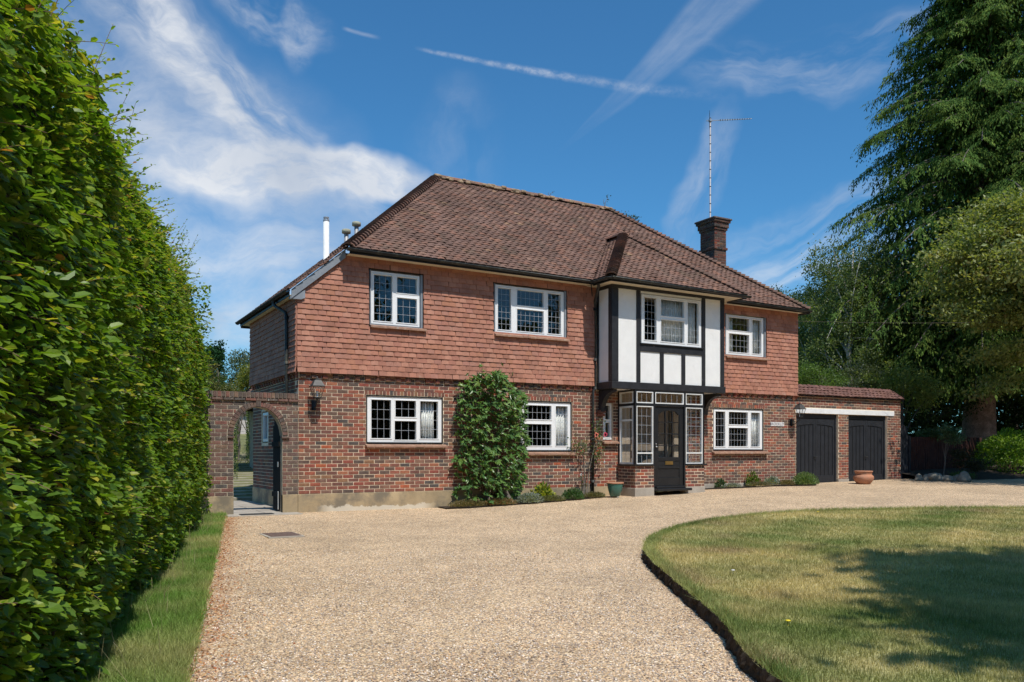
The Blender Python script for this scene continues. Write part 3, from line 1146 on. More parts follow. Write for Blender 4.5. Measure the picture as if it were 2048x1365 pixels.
def run_bonnets(p, q, pitch=.125, length=.22, scale=1.0):
    p = np.array(p, float); q = np.array(q, float)
    d = q - p
    L = np.linalg.norm(d)
    d /= L
    side = np.cross(d, (0, 0, 1)); side /= np.linalg.norm(side)
    up = np.cross(side, d)
    n = int(L / pitch)
    for k in range(n):
        o = p + d * (k * pitch) + up * .01
        j = random.gauss(0, .03)
        bt.add(mk((side + up * j) * scale, (d + side * random.gauss(0, .02)) * length, up * scale, o), rng.choice(16, p=RW / RW.sum()))


def A3(t_): return np.array(t_, float)
run_bonnets((XL, EY + .02, ze(XL)), AP1)
run_bonnets((XR, EY, ze(XR)), AP2)
run_bonnets((BX0, BY, zb0), APB)
run_bonnets((BX1, BY, zb1), APB)
ridge = Accum()
for (p, q) in ((AP1, AP2), (APB, RB)):
    p = A3(p); q = A3(q)
    d = q - p; L = np.linalg.norm(d); d /= L
    side = np.cross(d, (0, 0, 1)); side /= np.linalg.norm(side)
    up = np.cross(side, d)
    n = max(1, int(round(L / .33)))
    for k in range(n):
        o = p + d * (k * L / n) + up * (.01 + random.uniform(-.006, .008))
        ridge.add(mk(side * 1.05, d * (L / n + .02) + up * random.uniform(-.01, .01), up * 1.0, o), rng.choice(16, p=RW / RW.sum()))
rv = np.array([(math.sin(a) * .125, t_, math.cos(a) * .10 - .02) for t_ in (0, 1) for a in np.linspace(-1.6, 1.6, 8)])
rv2 = np.array([(math.sin(a) * .105, t_, math.cos(a) * .08 - .03) for t_ in (0, 1) for a in np.linspace(-1.6, 1.6, 8)])
rf = [(k, k + 1, 9 + k, 8 + k) for k in range(7)] + [(16 + k, 17 + k, 1 + k, k) for k in range(7)] + [(8 + k, 9 + k, 25 + k, 24 + k) for k in range(7)]
rvv = np.concatenate((rv, rv2))
piece_set('ridge_tile', rvv, rf, ridge.M, ridge.i, RPAL * 1.35, M_rooftile, HOUSE)
piece_set('hip_tile', bv, bf, bt.M, bt.i, RPAL, M_rooftile, HOUSE)
piece_set('roof_tile', TT, TF, rt.M, rt.i, RPAL, M_rooftile, HOUSE)
piece_set('wall_tile', TTW, TFW, wt.M, wt.i, WPAL, M_walltile, HOUSE)
piece_set('brick', BT, BF, hb.M, hb.i, BPAL, M_brick, HOUSE)

# mossy mortar lumps along the ridge
g = Geo()
for k in range(90):
    x = random.uniform(4.3, 9.9)
    s_ = random.uniform(.02, .05)
    z = zmain(x, 3.02) + random.uniform(-.03, .045)
    g.box((x, 2.93 + random.uniform(-.03, .03), z), (s_ * 1.6, s_, s_ * .7), s_ * .4)
g.obj('ridge_mortar', pbr('lichened_mortar', (.34, .24, .15), .95, var=.4, vs=8, bump=.8), HOUSE, kind='stuff')

# ---- soffits, fascias, gutters, bargeboard
def zs(x): return 5.175 + SL * x * .5
def slab(g, pts, z0, z1):
    """flat polygon extruded (convex)"""
    n = len(pts)
    V = [(x, y, (z0(x) if callable(z0) else z0)) for x, y in pts] + [(x, y, (z1(x) if callable(z1) else z1)) for x, y in pts]
    F = [[i, (i + 1) % n, (i + 1) % n + n, i + n] for i in range(n)]
    F += [[0, i, i + 1] for i in range(1, n - 1)] + [[n, n + i + 1, n + i] for i in range(1, n - 1)]
    g.add(V, F)

g = Geo()
slab(g, [(.95, -.33), (6.86, -.33), (6.86, -.0), (.95, -.0)], zs, lambda x: zs(x) + .012)
slab(g, [(6.861, -1.01), (11.08, -1.01), (11.08, -.0), (6.861, -.0)], lambda x: zs(x) - .02, lambda x: zs(x) - .008)
slab(g, [(11.081, -.33), (14.11, -.33), (14.11, -.0), (11.081, -.0)], lambda x: zs(x) - .03, lambda x: zs(x) - .018)
slab(g, [(-.2, -.1), (-.0, -.1), (-.0, 4.42), (-.2, 4.42)], 4.255, 4.267)
g.obj('soffit', M_soffit, HOUSE)
g = Geo()
def fas(a, b, z0, z1, th=.022):
    a = np.array(a, float); b = np.array(b, float)
    d = (b - a) / np.linalg.norm(b - a)
    nn = np.array((d[1], -d[0]))
    pts = [a - nn * th / 2, b - nn * th / 2, b + nn * th / 2, a + nn * th / 2]
    slab(g, [tuple(p) for p in pts], z0, z1)
fas((.93, -.342), (6.85, -.342), lambda x: zs(x) - .02, lambda x: ze(x) + .0)
fas((6.85, -1.022), (11.092, -1.022), lambda x: zs(x) - .05, lambda x: zs(x) + .04)
fas((6.848, -1.01), (6.848, -.355), lambda x: zs(x) - .05, lambda x: zs(x) + .04)
fas((11.092, -1.01), (11.092, -.355), lambda x: zs(x) - .05, lambda x: zs(x) + .04)
fas((11.105, -.342), (14.12, -.342), lambda x: zs(x) - .06, lambda x: ze(x) + .0)
fas((14.122, -.43), (14.122, 6.3), 5.03, 5.12)
fas((-.208, -.09), (-.208, 4.44), 4.24, 4.36)
fas((-.2, 4.44), (1.0, 4.44), 4.2, 4.36)
g.obj('fascia', M_blackpaint, HOUSE)


def gutter(name, pts, r=.055):
    """half-round trough along points (x,y,z of rim)"""
    pts = np.array(pts, float)
    n = 8
    g = Geo()
    V = []
    d = np.gradient(pts, axis=0)
    d[:, 2] = 0
    d /= np.linalg.norm(d, axis=1)[:, None]
    for rr in (r, r - .006):
        for p, t_ in zip(pts, d):
            s_ = np.array((t_[1], -t_[0], 0))
            for k in range(n + 1):
                a = math.pi * k / n
                V.append(p + s_ * math.cos(a) * rr - np.array((0, 0, math.sin(a) * rr)))
    m_ = len(pts)
    F = []
    for l in (0, 1):
        for i in range(m_ - 1):
            for k in range(n):
                o = l * m_ * (n + 1)
                F.append([o + i * (n + 1) + k, o + i * (n + 1) + k + 1, o + (i + 1) * (n + 1) + k + 1, o + (i + 1) * (n + 1) + k])
    for i in range(m_ - 1):
        for k in (0, n):
            a, b = i * (n + 1) + k, (i + 1) * (n + 1) + k
            o = m_ * (n + 1)
            F.append([a, b, b + o, a + o])
    for i in (0, m_ - 1):
        for k in range(n):
            a = i * (n + 1) + k
            o = m_ * (n + 1)
            F.append([a, a + 1, a + 1 + o, a + o])
    g.add(V, F)
    go = g.obj(name, M_gutter, HOUSE, smooth=True)
    # joints and end caps
    g = Geo()
    for i in range(m_ - 1):
        L = np.linalg.norm(pts[i + 1] - pts[i])
        nj = max(1, int(L / 1.9))
        for j in range(nj + 1):
            p = pts[i] + (pts[i + 1] - pts[i]) * min(max(j / nj, .004), .996)
            t_ = (pts[i + 1] - pts[i]) / L
            s_ = np.array((t_[1], -t_[0], 0))
            VV = []
            for q in (-.022, .022):
                for k in range(n + 1):
                    a = math.pi * k / n
                    VV.append(p + t_ * q + s_ * math.cos(a) * (r + .007) - np.array((0, 0, math.sin(a) * (r + .007) - .003)))
            g.add(VV, [[k, k + 1, n + 2 + k, n + 1 + k] for k in range(n)])
    g.obj('gutter_joint', M_gutter, go)


gutter('gutter', [(.86, -.405, ze(.9) - .018), (6.72, -.405, ze(6.8) - .018), (6.775, -.5, ze(6.8) - .03), (6.79, -1.0, zb0 - .018), (6.86, -1.10, zb0 - .018), (11.14, -1.10, zb1 - .02)])
gutter('gutter', [(11.16, -.405, ze(11.2) - .02), (14.18, -.405, ze(14.2) - .02)])
gutter('gutter', [(-.27, 4.47, 4.335), (-.27, -.17, 4.345)])
# bargeboard on the cut left end
g = Geo()
for (x0, x1, d0) in ((-.17, .915, .0),):
    V = []
    for y in (-.135, -.11):
        V += [(x0, y, zl(x0) - .205), (x1, y, zl(x1) - .205), (x1, y, zl(x1) - .03), (x0, y, zl(x0) - .03)]
    g.add(V, [[0, 1, 2, 3], [7, 6, 5, 4], [0, 4, 5, 1], [1, 5, 6, 2], [2, 6, 7, 3], [3, 7, 4, 0]])
g.obj('bargeboard', M_grey, HOUSE)
g = Geo()
V = []
for y in (-.115, -.0):
    V += [(-.19, y, 4.19), (.02, y, 4.19), (.10, y, 4.225), (.10, y, 4.38), (-.19, y, 4.24)]
g.add(V, [[0, 1, 2, 3], [0, 3, 4], [5, 8, 7, 6], [5, 9, 8], [0, 5, 6, 1], [1, 6, 7, 2], [2, 7, 8, 3], [3, 8, 9, 4], [4, 9, 5, 0]])
g.obj('eaves_box', M_grey, HOUSE)


# ---- windows
def window(parent, O, U, N, w, h, lights, frame=.055, depth=.07, glass=None, mat=None, recess=.03, lead=True, sash=True):
    """O lower-left corner on the wall face; lights = (u0,u1,v0,v1,nc,nr) as fractions"""
    O = np.array(O, float); U = np.array(U, float); N = np.array(N, float)
    mat = mat or M_white
    holes = [(l[0] * w, l[1] * w, l[2] * h, l[3] * h) for l in lights]
    g = Geo()
    wall_cells(g, O - N * recess, U, N, 0, w, 0, h, depth, holes)
    # proud sash rims round each light
    if sash:
        for (a, b, c, d) in holes:
            r = .022
            for (aa, bb, cc, dd) in ((a - r, b + r, d, d + r * .9), (a - r, b + r, c - r * .9, c), (a - r, a, c, d), (b, b + r, c, d)):
                g.box(O + U * (aa + bb) / 2 + np.array((0, 0, (cc + dd) / 2)) - N * (recess - .004), (abs(bb - aa) / 2, .006, abs(dd - cc) / 2), .003, U, N, (0, 0, 1))
    wo = g.obj('window', mat, parent)
    for l, (a, b, c, d) in zip(lights, holes):
        g = Geo()
        g.box(O + U * (a + b) / 2 + np.array((0, 0, (c + d) / 2)) - N * (recess + .035), ((b - a) / 2, .002, (d - c) / 2), .0005, U, N, (0, 0, 1))
        g.obj('pane', glass or M_glass, wo)
        if lead:
            g = Geo()
            lw = .0029
            for k in range(1, l[4]):
                u = a + (b - a) * k / l[4]
                g.box(O + U * u + np.array((0, 0, (c + d) / 2)) - N * (recess + .029), (lw, .002, (d - c) / 2), .001, U, N, (0, 0, 1))
            for k in range(1, l[5]):
                z = c + (d - c) * k / l[5]
                g.box(O + U * (a + b) / 2 + np.array((0, 0, z)) - N * (recess + .027), ((b - a) / 2, .0018, lw), .001, U, N, (0, 0, 1))
            if g.V: g.obj('leading', M_lead, wo)
    return wo


X_, Y_ = (1, 0, 0), (0, -1, 0)
def surround(O, w, h, t=.028, mat=M_blackpaint, bot=.03, y=-.002):
    """dark lining between brick and frame"""
    g = Geo()
    x, z = O
    g.bx(x - t, x, y + .01, y + .09, z - bot, z + h + t)
    g.bx(x + w, x + w + t, y + .01, y + .09, z - bot, z + h + t)
    g.bx(x, x + w, y + .01, y + .09, z + h, z + h + t)
    g.bx(x, x + w, y - .006, y + .09, z - bot, z)
    return g.obj('window_lining', mat, HOUSE)


def sill(x0, x1, z, proj=.115, th=.045, y0=.0, mat=M_sill):
    g = Geo()
    n = max(1, int((x1 - x0) / .17))
    for k in range(n):
        a, b = x0 + (x1 - x0) * k / n, x0 + (x1 - x0) * (k + 1) / n
        j = random.uniform(-.004, .004)
        V = [(a + .001, y0, z + .02), (b - .001, y0, z + .02), (b - .001, y0 - proj, z - .008 + j), (a + .001, y0 - proj, z - .008 + j),
             (a + .001, y0, z - th + .01), (b - .001, y0, z - th + .01), (b - .001, y0 - proj, z - th + j), (a + .001, y0 - proj, z - th + j)]
        g.add(V, [[0, 3, 2, 1], [4, 5, 6, 7], [2, 3, 7, 6], [0, 1, 5, 4], [0, 4, 7, 3], [1, 2, 6, 5]])
    return g.obj('sill', mat, HOUSE)


# ground floor
window(HOUSE, (1.424, 0, 1.40), X_, Y_, 1.684, .95, [(.055, .31, .085, .925, 3, 4), (.37, .645, .56, .925, 3, 2), (.36, .65, .055, .47, 3, 2), (.705, .95, .085, .925, 3, 4)])
surround((1.424, 1.40), 1.684, .95)
sill(1.37, 3.19, 1.335)
window(HOUSE, (5.084, 0, 1.24), X_, Y_, 1.367, 1.105, [(.07, .61, .64, .93, 6, 2), (.07, .61, .09, .54, 6, 3), (.70, .94, .09, .93, 3, 5)])
surround((5.084, 1.24), 1.367, 1.105)
sill(5.0, 6.52, 1.175)
window(HOUSE, (10.966, 0, 1.265), X_, Y_, 1.796, 1.075, [(.045, .235, .07, .93, 3, 5), (.31, .695, .62, .93, 6, 2), (.31, .695, .075, .535, 6, 3), (.765, .945, .07, .93, 3, 5)])
surround((10.966, 1.265), 1.796, 1.075)
sill(10.88, 12.90, 1.19)
window(HOUSE, (7.405, 0, 1.495), X_, Y_, .25, .885, [(.24, .76, .56, .93, 1, 2), (.24, .76, .07, .46, 1, 1)])
sill(7.34, 7.80, 1.44)
# first floor
U1 = window(HOUSE, (1.489, -.02, 3.845), X_, Y_, 1.085, 1.085, [(.06, .43, .06, .94, 3, 6), (.53, .94, .635, .94, 3, 2), (.53, .94, .06, .54, 3, 3)], recess=.0)
window(HOUSE, (4.397, -.02, 3.88), X_, Y_, 1.838, 1.06, [(.04, .225, .06, .94, 3, 7), (.31, .695, .615, .94, 6, 2), (.31, .695, .06, .53, 6, 4), (.76, .955, .06, .94, 3, 7)], recess=.0)
window(HOUSE, (11.357, -.02, 3.79), X_, Y_, 1.40, 1.06, [(.09, .61, .62, .94, 5, 2), (.09, .61, .07, .53, 5, 3), (.70, .94, .07, .94, 3, 5)], recess=.0)
for (x0, x1, z) in ((1.45, 2.70, 3.795), (4.35, 6.33, 3.825), (11.3, 12.85, 3.735)):
    sill(x0, x1, z, proj=.085, y0=-.06)
g = Geo()
for (x0, x1, z0, z1) in ((1.46, 2.62, 3.81, 4.95), (4.37, 6.27, 3.84, 4.96), (11.33, 12.80, 3.75, 4.88)):
    g = Geo()
    g.bx(x1 - .035, x1 + .012, -.055, .05, z0, z1)
    g.bx(x0, x0 + .026, -.045, .05, z0, z1)
    g.bx(x0 + .02, x1 - .03, -.035, .05, z0 - .01, z0 + .022)
    g.obj('window_lining', M_grey, HOUSE)
# little side window in the passage
window(HOUSE, (0, 3.09, 1.43), (0, -1, 0), (-1, 0, 0), .52, .66, [(.12, .88, .1, .9, 1, 1)], recess=.02, lead=False)

# ---- timber-framed bay
b0, b1, BYF = 7.17, 10.69, -.65
zb, zt = 2.69, 5.14
g = Geo()
win = (8.0, 9.945, 3.77, 4.985)
wall_cells(g, (0, BYF + .012, 0), X_, Y_, b0 + .01, b1 - .01, zb, zt, .1, [win])
g.bx(b0 + .012, b0 + .11, BYF + .113, .0, zb, zt)
g.bx(b1 - .11, b1 - .012, BYF + .113, .0, zb, zt)
g.bx(b0 + .11, b1 - .11, BYF + .113, .0, zb, zb + .06)
BAY = g.obj('bay', M_plaster, HOUSE)
def beam(x0, x1, z0, z1, y=BYF, name='timber', d=.03):
    g = Geo()
    g.bx(x0, x1, y - .012 + random.uniform(-.002, .002), y + d, z0, z1, .006)
    g.obj(name, M_black, BAY)
beam(b0 - .01, b0 + .18, zb + .165, zt - .10)
beam(b1 - .12, b1 + .01, zb + .165, zt - .10)
beam(7.885, 8.0, zb + .165, zt - .10)
beam(9.945, 10.06, zb + .165, zt - .10)
beam(8.002, 9.943, 3.60, 3.765)
for x in (8.60, 9.28):
    beam(x, x + .12, zb + .165, 3.597)
beam(b0 - .012, b1 + .012, zt - .098, zt + .03, d=.025)
g = Geo()
g.bx(b0 - .03, b1 + .03, BYF - .035, BYF + .05, zb - .01, zb + .16, .008)
g.obj('timber', M_black, BAY)
g = Geo()
g.bx(b0 - .03, b0 + .06, BYF + .052, -.05, zb - .01, zb + .16, .008)
g.obj('timber', M_black, BAY)
for xx, w in ((b0, -1), (b1, 1)):
    g = Geo()
    g.bx(xx - .012, xx + .012, BYF + .0305, BYF + .14, zb + .165, zt - .0, .004)
    g.obj('timber', M_black, BAY)
    g = Geo()
    g.bx(xx - .012, xx + .012, -.12, -.06, zb + .165, zt - .0, .004)
    g.bx(xx - .0135, xx + .0135, BYF + .141, -.121, zt - .098, zt, .004)
    g.obj('timber', M_black, BAY)
window(HOUSE, (8.03, BYF, 3.80), X_, Y_, 1.885, 1.165, [(.045, .24, .07, .945, 3, 6), (.315, .705, .60, .945, 6, 2), (.315, .705, .065, .52, 6, 3), (.765, .955, .07, .945, 3, 6)], recess=-.008)
g = Geo()
g.bx(7.98, 9.97, BYF - .045, BYF + .03, 3.765, 3.795, .004)
g.obj('bay_sill', M_blackpaint, BAY)
# curved brackets under the bay
for xc in (b0 + .12, b1 - .12):
    V = []
    prof = [(-.03, zb - .012), (-.60, zb - .012)] + [(-.60 + .47 * math.sin(t_ * math.pi / 2) ** 1.0, zb - .012 - .06 - .45 * (1 - math.cos(t_ * math.pi / 2))) for t_ in np.linspace(0, 1, 8)] + [(-.03, 2.16)]
    prof[-2] = (-.13, 2.16)
    n = len(prof)
    for x in (xc - .06, xc + .06):
        V += [(x, y, z) for y, z in prof]
    F = [[i, (i + 1) % n, (i + 1) % n + n, i + n] for i in range(n)] + [[0, i, i + 1] for i in range(1, n - 1)] + [[n, n + i + 1, n + i] for i in range(1, n - 1)]
    Geo().add(V, F).obj('bracket', M_black, BAY)

# ---- porch joinery
g = Geo()
zp = zb - .015
for (x0, x1) in ((PX0, PX0 + .05), (DX0 - .06, DX0 - .002), (DX1 + .002, DX1 + .06), (PX1 - .045, PX1)):
    g.bx(x0, x1, PY + .002, PY + .07, .90, zp, .004)
for (x0, x1) in ((PX0 + .051, DX0 - .061), (DX0 - .001, DX1 + .001), (DX1 + .061, PX1 - .046)):
    g.bx(x0, x1, PY + .004, PY + .065, 2.30, 2.36, .003)
    g.bx(x0, x1, PY + .004, PY + .065, zp - .03, zp, .003)
g.bx(DX0 - .055, DX0 - .003, PY + .001, PY + .1, .30, .899, .004)
g.bx(DX1 + .003, DX1 + .055, PY + .001, PY + .1, .30, .899, .004)
for xx in (PX0, PX1 - .05):
    g.bx(xx, xx + .05, -.06, -.002, .90, zp, .004)
    g.bx(xx + .002, xx + .048, PY + .071, -.061, 2.30, 2.36, .003)
    g.bx(xx + .002, xx + .048, PY + .071, -.061, zp - .03, zp, .003)
PORCH = g.obj('porch_frame', M_blackpaint, HOUSE)
g = Geo()
g.bx(PX0 - .05, DX0 - .063, PY - .05, PY + .12, .862, .90, .006)
g.bx(DX1 + .063, PX1 + .05, PY - .05, PY + .12, .862, .90, .006)
g.bx(PX0 - .05, PX0 + .12, PY + .121, -.03, .862, .90, .006)
g.bx(PX1 - .12, PX1 + .05, PY + .121, -.03, .862, .90, .006)
g.obj('porch_sill', M_blackpaint, HOUSE)
def pwin(x0, x1, z0, z1, nc, nr, split=None):
    w, h = x1 - x0, z1 - z0
    f = .026
    if split:
        L = [(f / w, 1 - f / w, (split + .02) / h, 1 - f / h, nc, nr - 1), (f / w, 1 - f / w, f / h, (split - .012) / h, nc, 1)]
    else:
        L = [(f / w, 1 - f / w, f / h, 1 - f / h, nc, nr)]
    window(HOUSE, (x0, PY, z0), X_, Y_, w, h, L, depth=.045, recess=.012, mat=M_whiteold, sash=False)
pwin(PX0 + .051, DX0 - .061, .905, 2.298, 3, 6, .26)
pwin(DX1 + .061, PX1 - .046, .905, 2.298, 3, 6, .26)
pwin(PX0 + .051, DX0 - .061, 2.362, zp - .032, 3, 1)
pwin(DX0, DX1, 2.362, zp - .032, 5, 1)
pwin(DX1 + .061, PX1 - .046, 2.362, zp - .032, 3, 1)
for xx, N_ in ((PX0 + .0, (-1, 0, 0)), (PX1 - .0, (1, 0, 0))):
    Ls = [(.075, .925, .03, .74, 3, 5), (.075, .925, .77, .97, 3, 1)]
    window(HOUSE, (xx, -.062, .905), (0, -1, 0), N_, -PY - .135, 1.393, Ls, depth=.045, recess=.002, mat=M_whiteold, sash=False)
    window(HOUSE, (xx, -.062, 2.362), (0, -1, 0), N_, -PY - .135, zp - .032 - 2.362, [(.075, .925, .11, .89, 3, 1)], depth=.045, recess=.002, mat=M_whiteold, sash=False)
# front door
DW = DX1 - DX0
g = Geo()
def dw(x0, x1, z0, z1, y0=PY + .035, y1=PY + .08): g.bx(DX0 + x0, DX0 + x1, y0, y1, z0, z1, .004)
z0 = .37
dw(0, .12, z0, 2.296); dw(DW - .12, DW, z0, 2.296)
dw(.121, DW - .121, z0, z0 + .20); dw(.121, DW - .121, z0 + .42, z0 + .49); dw(.121, DW - .121, z0 + .60, z0 + .62)
dw(.121, DW - .121, z0 + .62, z0 + .70)
dw(.121, DW - .121, z0 + .20, z0 + .42, PY + .05, PY + .07)
dw(.121, DW - .121, z0 + .49, z0 + .60, PY + .043, PY + .07)
dw(.121, DW - .121, 2.20, 2.296)
for k in range(16):
    t_ = (k + .5) / 16
    x = .121 + (DW - .242) * k / 16
    dip = .12 * (abs(2 * t_ - 1) ** 3)
    if dip > .004:
        dw(x, x + (DW - .242) / 16, 2.20 - dip, 2.1995)
gw = DW - .242
for k in (1, 2):
    dw(.121 + gw * k / 3 - .012, .121 + gw * k / 3 + .012, z0 + .70, 2.2)
for k in (1, 2, 3):
    z = z0 + .70 + (2.2 - z0 - .70) * k / 4
    dw(.121, DW - .121, z - .011, z + .011, PY + .037, PY + .075)
DOOR = g.obj('front_door', M_blackpaint, HOUSE)
g = Geo(); g.bx(DX0 + .121, DX1 - .121, PY + .056, PY + .06, z0 + .70, 2.2, .001); g.obj('pane', M_glass, DOOR)
g = Geo(); g.bx(DX0 + .33, DX1 - .33, PY + .028, PY + .036, z0 + .515, z0 + .60, .003); g.bx(DX0 + .35, DX1 - .35, PY + .024, PY + .029, z0 + .535, z0 + .58, .003)
g.obj('letter_plate', M_brass, DOOR)
g = Geo(); g.lathe([(.0, -.02), (.022, -.012), (.026, 0), (.022, .012), (0, .02)], (DX0 + .03, PY + .005, 1.32), 12); g.lathe([(.012, 0), (.02, .01), (.012, .03)], (DX0 + .03, PY + .02, 1.37), 10)
g.obj('door_knob', M_steel, DOOR, smooth=True)
g = Geo()
g.bx(DX0 - .05, DX1 + .12, PY - .16, PY + .10, .255, .315, .008); g.bx(DX0 - .0, DX1 + .0, PY - .05, PY + .10, .318, .368, .008)
g.obj('door_step', M_blackpaint, DOOR)
# inside of porch
g = Geo()
g.bx(PX0 + .06, 8.2, .0, .008, .3, 2.66); g.bx(9.6, PX1 - .06, .0, .008, .3, 2.66)
g.bx(8.2, 9.6, .0, .008, 2.3, 2.66)
g.bx(PX0 + .06, PX1 - .06, PY + .1, .0, .25, .30)
g.bx(PX0 + .06, PX1 - .06, PY + .1, .0, zp - .01, zp + .01)
g.obj('porch_lining', M_inner2, HOUSE)
g = Geo()
g.bx(8.3, 9.5, .10, .14, .3, 2.3)
g.obj('inner_door', pbr('inner_door_oak', (.30, .235, .18), .6, var=.1), HOUSE)

# downpipes
g = Geo()
g.tube([(6.80, -.60, 5.11), (6.84, -.58, 5.05), (7.03, -.16, 4.80), (7.09, -.10, 4.68), (7.09, -.09, 2.75), (7.03, -.09, 2.66), (7.02, -.08, .08)], .034, 10)
for z in (4.6, 3.4, 2.72, 1.5, .5):
    g.tube([(7.085 if z > 2.7 else 7.02, -.09, z - .03), (7.085 if z > 2.7 else 7.02, -.09, z + .03)], .045, 10)
g.tube([(6.7, -.5, 5.2), (6.82, -.3, 5.1), (6.98, -.12, 4.9)], .012, 6)
g.obj('downpipe', M_gutter, HOUSE, smooth=True)
g = Geo()
g.tube([(-.27, .9, 4.32), (-.27, .9, 4.24), (-.25, .85, 4.18), (-.12, .55, 4.02), (-.11, .50, 3.93), (-.11, .49, 2.9), (-.09, .49, .1)], .034, 10)
for z in (3.9, 3.0, 2.3):
    g.tube([(-.11, .49, z - .03), (-.11, .49, z + .03)], .044, 10)
g.obj('downpipe', M_gutter, HOUSE, smooth=True)

# chimney
cx0, cx1, cy0, cy1 = 13.36, 13.84, 2.5, 3.13
ca = Accum()
CPAL = BPAL * .62
def ring(z0, z1, e):
    for (O, U, N, L) in (((cx0 - e, cy0 - e, 0), (1, 0, 0), (0, -1, 0), cx1 - cx0 + 2 * e), ((cx0 - e, cy1 + e, 0), (0, -1, 0), (-1, 0, 0), cy1 - cy0 + 2 * e),
                         ((cx1 + e, cy0 - e, 0), (0, 1, 0), (1, 0, 0), cy1 - cy0 + 2 * e)):
        lay_bricks(ca, O, U, N, 0, L, z0, z1, weights=BW_BROWN, zoff=z0 if int(round(z0 / .075)) % 2 else z0 + .075, depth=.04)
ring(5.9, 7.37, 0); ring(7.37, 7.445, .035); ring(7.445, 7.97, 0)
ring(7.97, 8.045, .03); ring(8.045, 8.195, .06); ring(8.195, 8.27, .10)
g = Geo()
g.bx(cx0 + .005, cx1 - .005, cy0 + .005, cy1 - .005, 5.0, 7.97)
for z0_, z1_, e in ((7.372, 7.443, .03), (7.972, 8.043, .025), (8.047, 8.193, .055), (8.197, 8.27, .095)):
    g.bx(cx0 - e, cx1 + e, cy0 - e, cy1 + e, z0_, z1_)
CH = g.obj('chimney', pbr('sooty_mortar', (.16, .13, .11), .95, var=.5, vs=6, bump=.6, dirt=((.45, .42, .36), 9, .58, .68, .8)), HOUSE)
piece_set('brick', BT, BF, ca.M, ca.i, CPAL, M_oldbrick, CH)
g = Geo(); g.bx(cx0 - .13, cx1 + .13, cy0 - .13, cy1 + .13, 8.272, 8.325, .01); g.bx(cx0 + .02, cx1 - .02, cy0 + .02, cy1 - .02, 8.326, 8.36, .012)
g.obj('capping', pbr('sooty_cap', (.11, .08, .07), .95, var=.4, dirt=((.4, .36, .3), 14, .6, .7, .5)), CH)

# boiler flue and vents on the left slope
g = Geo()
g.tube([(1.2, 2.1, 5.35), (1.2, 2.1, 6.42)], .066, 18)
FL = g.obj('flue', M_whiteold, HOUSE, smooth=True)
g = Geo()
g.tube([(1.2, 2.1, 6.421), (1.2, 2.1, 6.445)], .072, 18)
for k in range(8):
    a = k * math.pi / 4
    g.bx(1.2 + .055 * math.cos(a) - .01, 1.2 + .055 * math.cos(a) + .01, 2.1 + .055 * math.sin(a) - .01, 2.1 + .055 * math.sin(a) + .01, 6.44, 6.50)
g.tube([(1.2, 2.1, 6.50), (1.2, 2.1, 6.515)], .062, 18)
g.obj('flue_terminal', M_steel, FL)
for (x, y, h) in ((1.62, 1.95, .27), (1.86, 1.95, .27)):
    z = zl(x)
    g = Geo(); g.tube([(x, y, z - .1), (x, y, z + h)], .05, 16)
    v = g.obj('vent_pipe', M_steel, HOUSE, smooth=True)
    g = Geo(); g.lathe([(.0, h + .085), (.085, h + .08), (.10, h + .065), (.10, h - .005), (.06, h - .012), (.0, h - .012)], (x, y, z), 18)
    g.obj('cowl', pbr('lichened_cowl', (.36, .35, .26), .8, var=.2, vs=20), v, smooth=True)

# ================================================================== curtains
def curtain(x0, x1, y, z0, z1, label, n=7):
    g = Geo()
    m_ = n * 6
    V = []
    for z in (z0, z1):
        for k in range(m_ + 1):
            t_ = k / m_
            V.append((x0 + (x1 - x0) * t_, y + .022 * math.sin(t_ * n * 2 * math.pi) + .006 * math.sin(t_ * 17), z))
    g.add(V, [[k, k + 1, m_ + 2 + k, m_ + 1 + k] for k in range(m_)])
    o = g.obj('curtain', M_curtain, smooth=True)
    sol = o.modifiers.new('thickness', 'SOLIDIFY'); sol.thickness = .004
    tag(o, label, 'curtain', 'curtains hanging inside the windows')


curtain(2.70, 2.98, .16, 1.36, 2.34, 'pale curtain inside the wide ground floor window left of the fig', 5)
curtain(6.0, 6.42, .16, 1.2, 2.3, 'pale blue-grey curtain inside the ground floor window right of the fig', 6)
curtain(8.72, 9.85, BYF + .16, 3.79, 4.95, 'pale net curtain drawn across the right of the bay window', 15)
curtain(12.30, 12.72, .14, 3.78, 4.86, 'grey curtain at the right of the first floor window beside the bay', 6)
curtain(11.45, 11.75, .14, 3.78, 4.86, 'grey curtain at the left of the first floor window beside the bay', 4)
curtain(12.45, 12.72, .16, 1.25, 2.32, 'brownish curtain inside the ground floor window nearest the garage', 4)

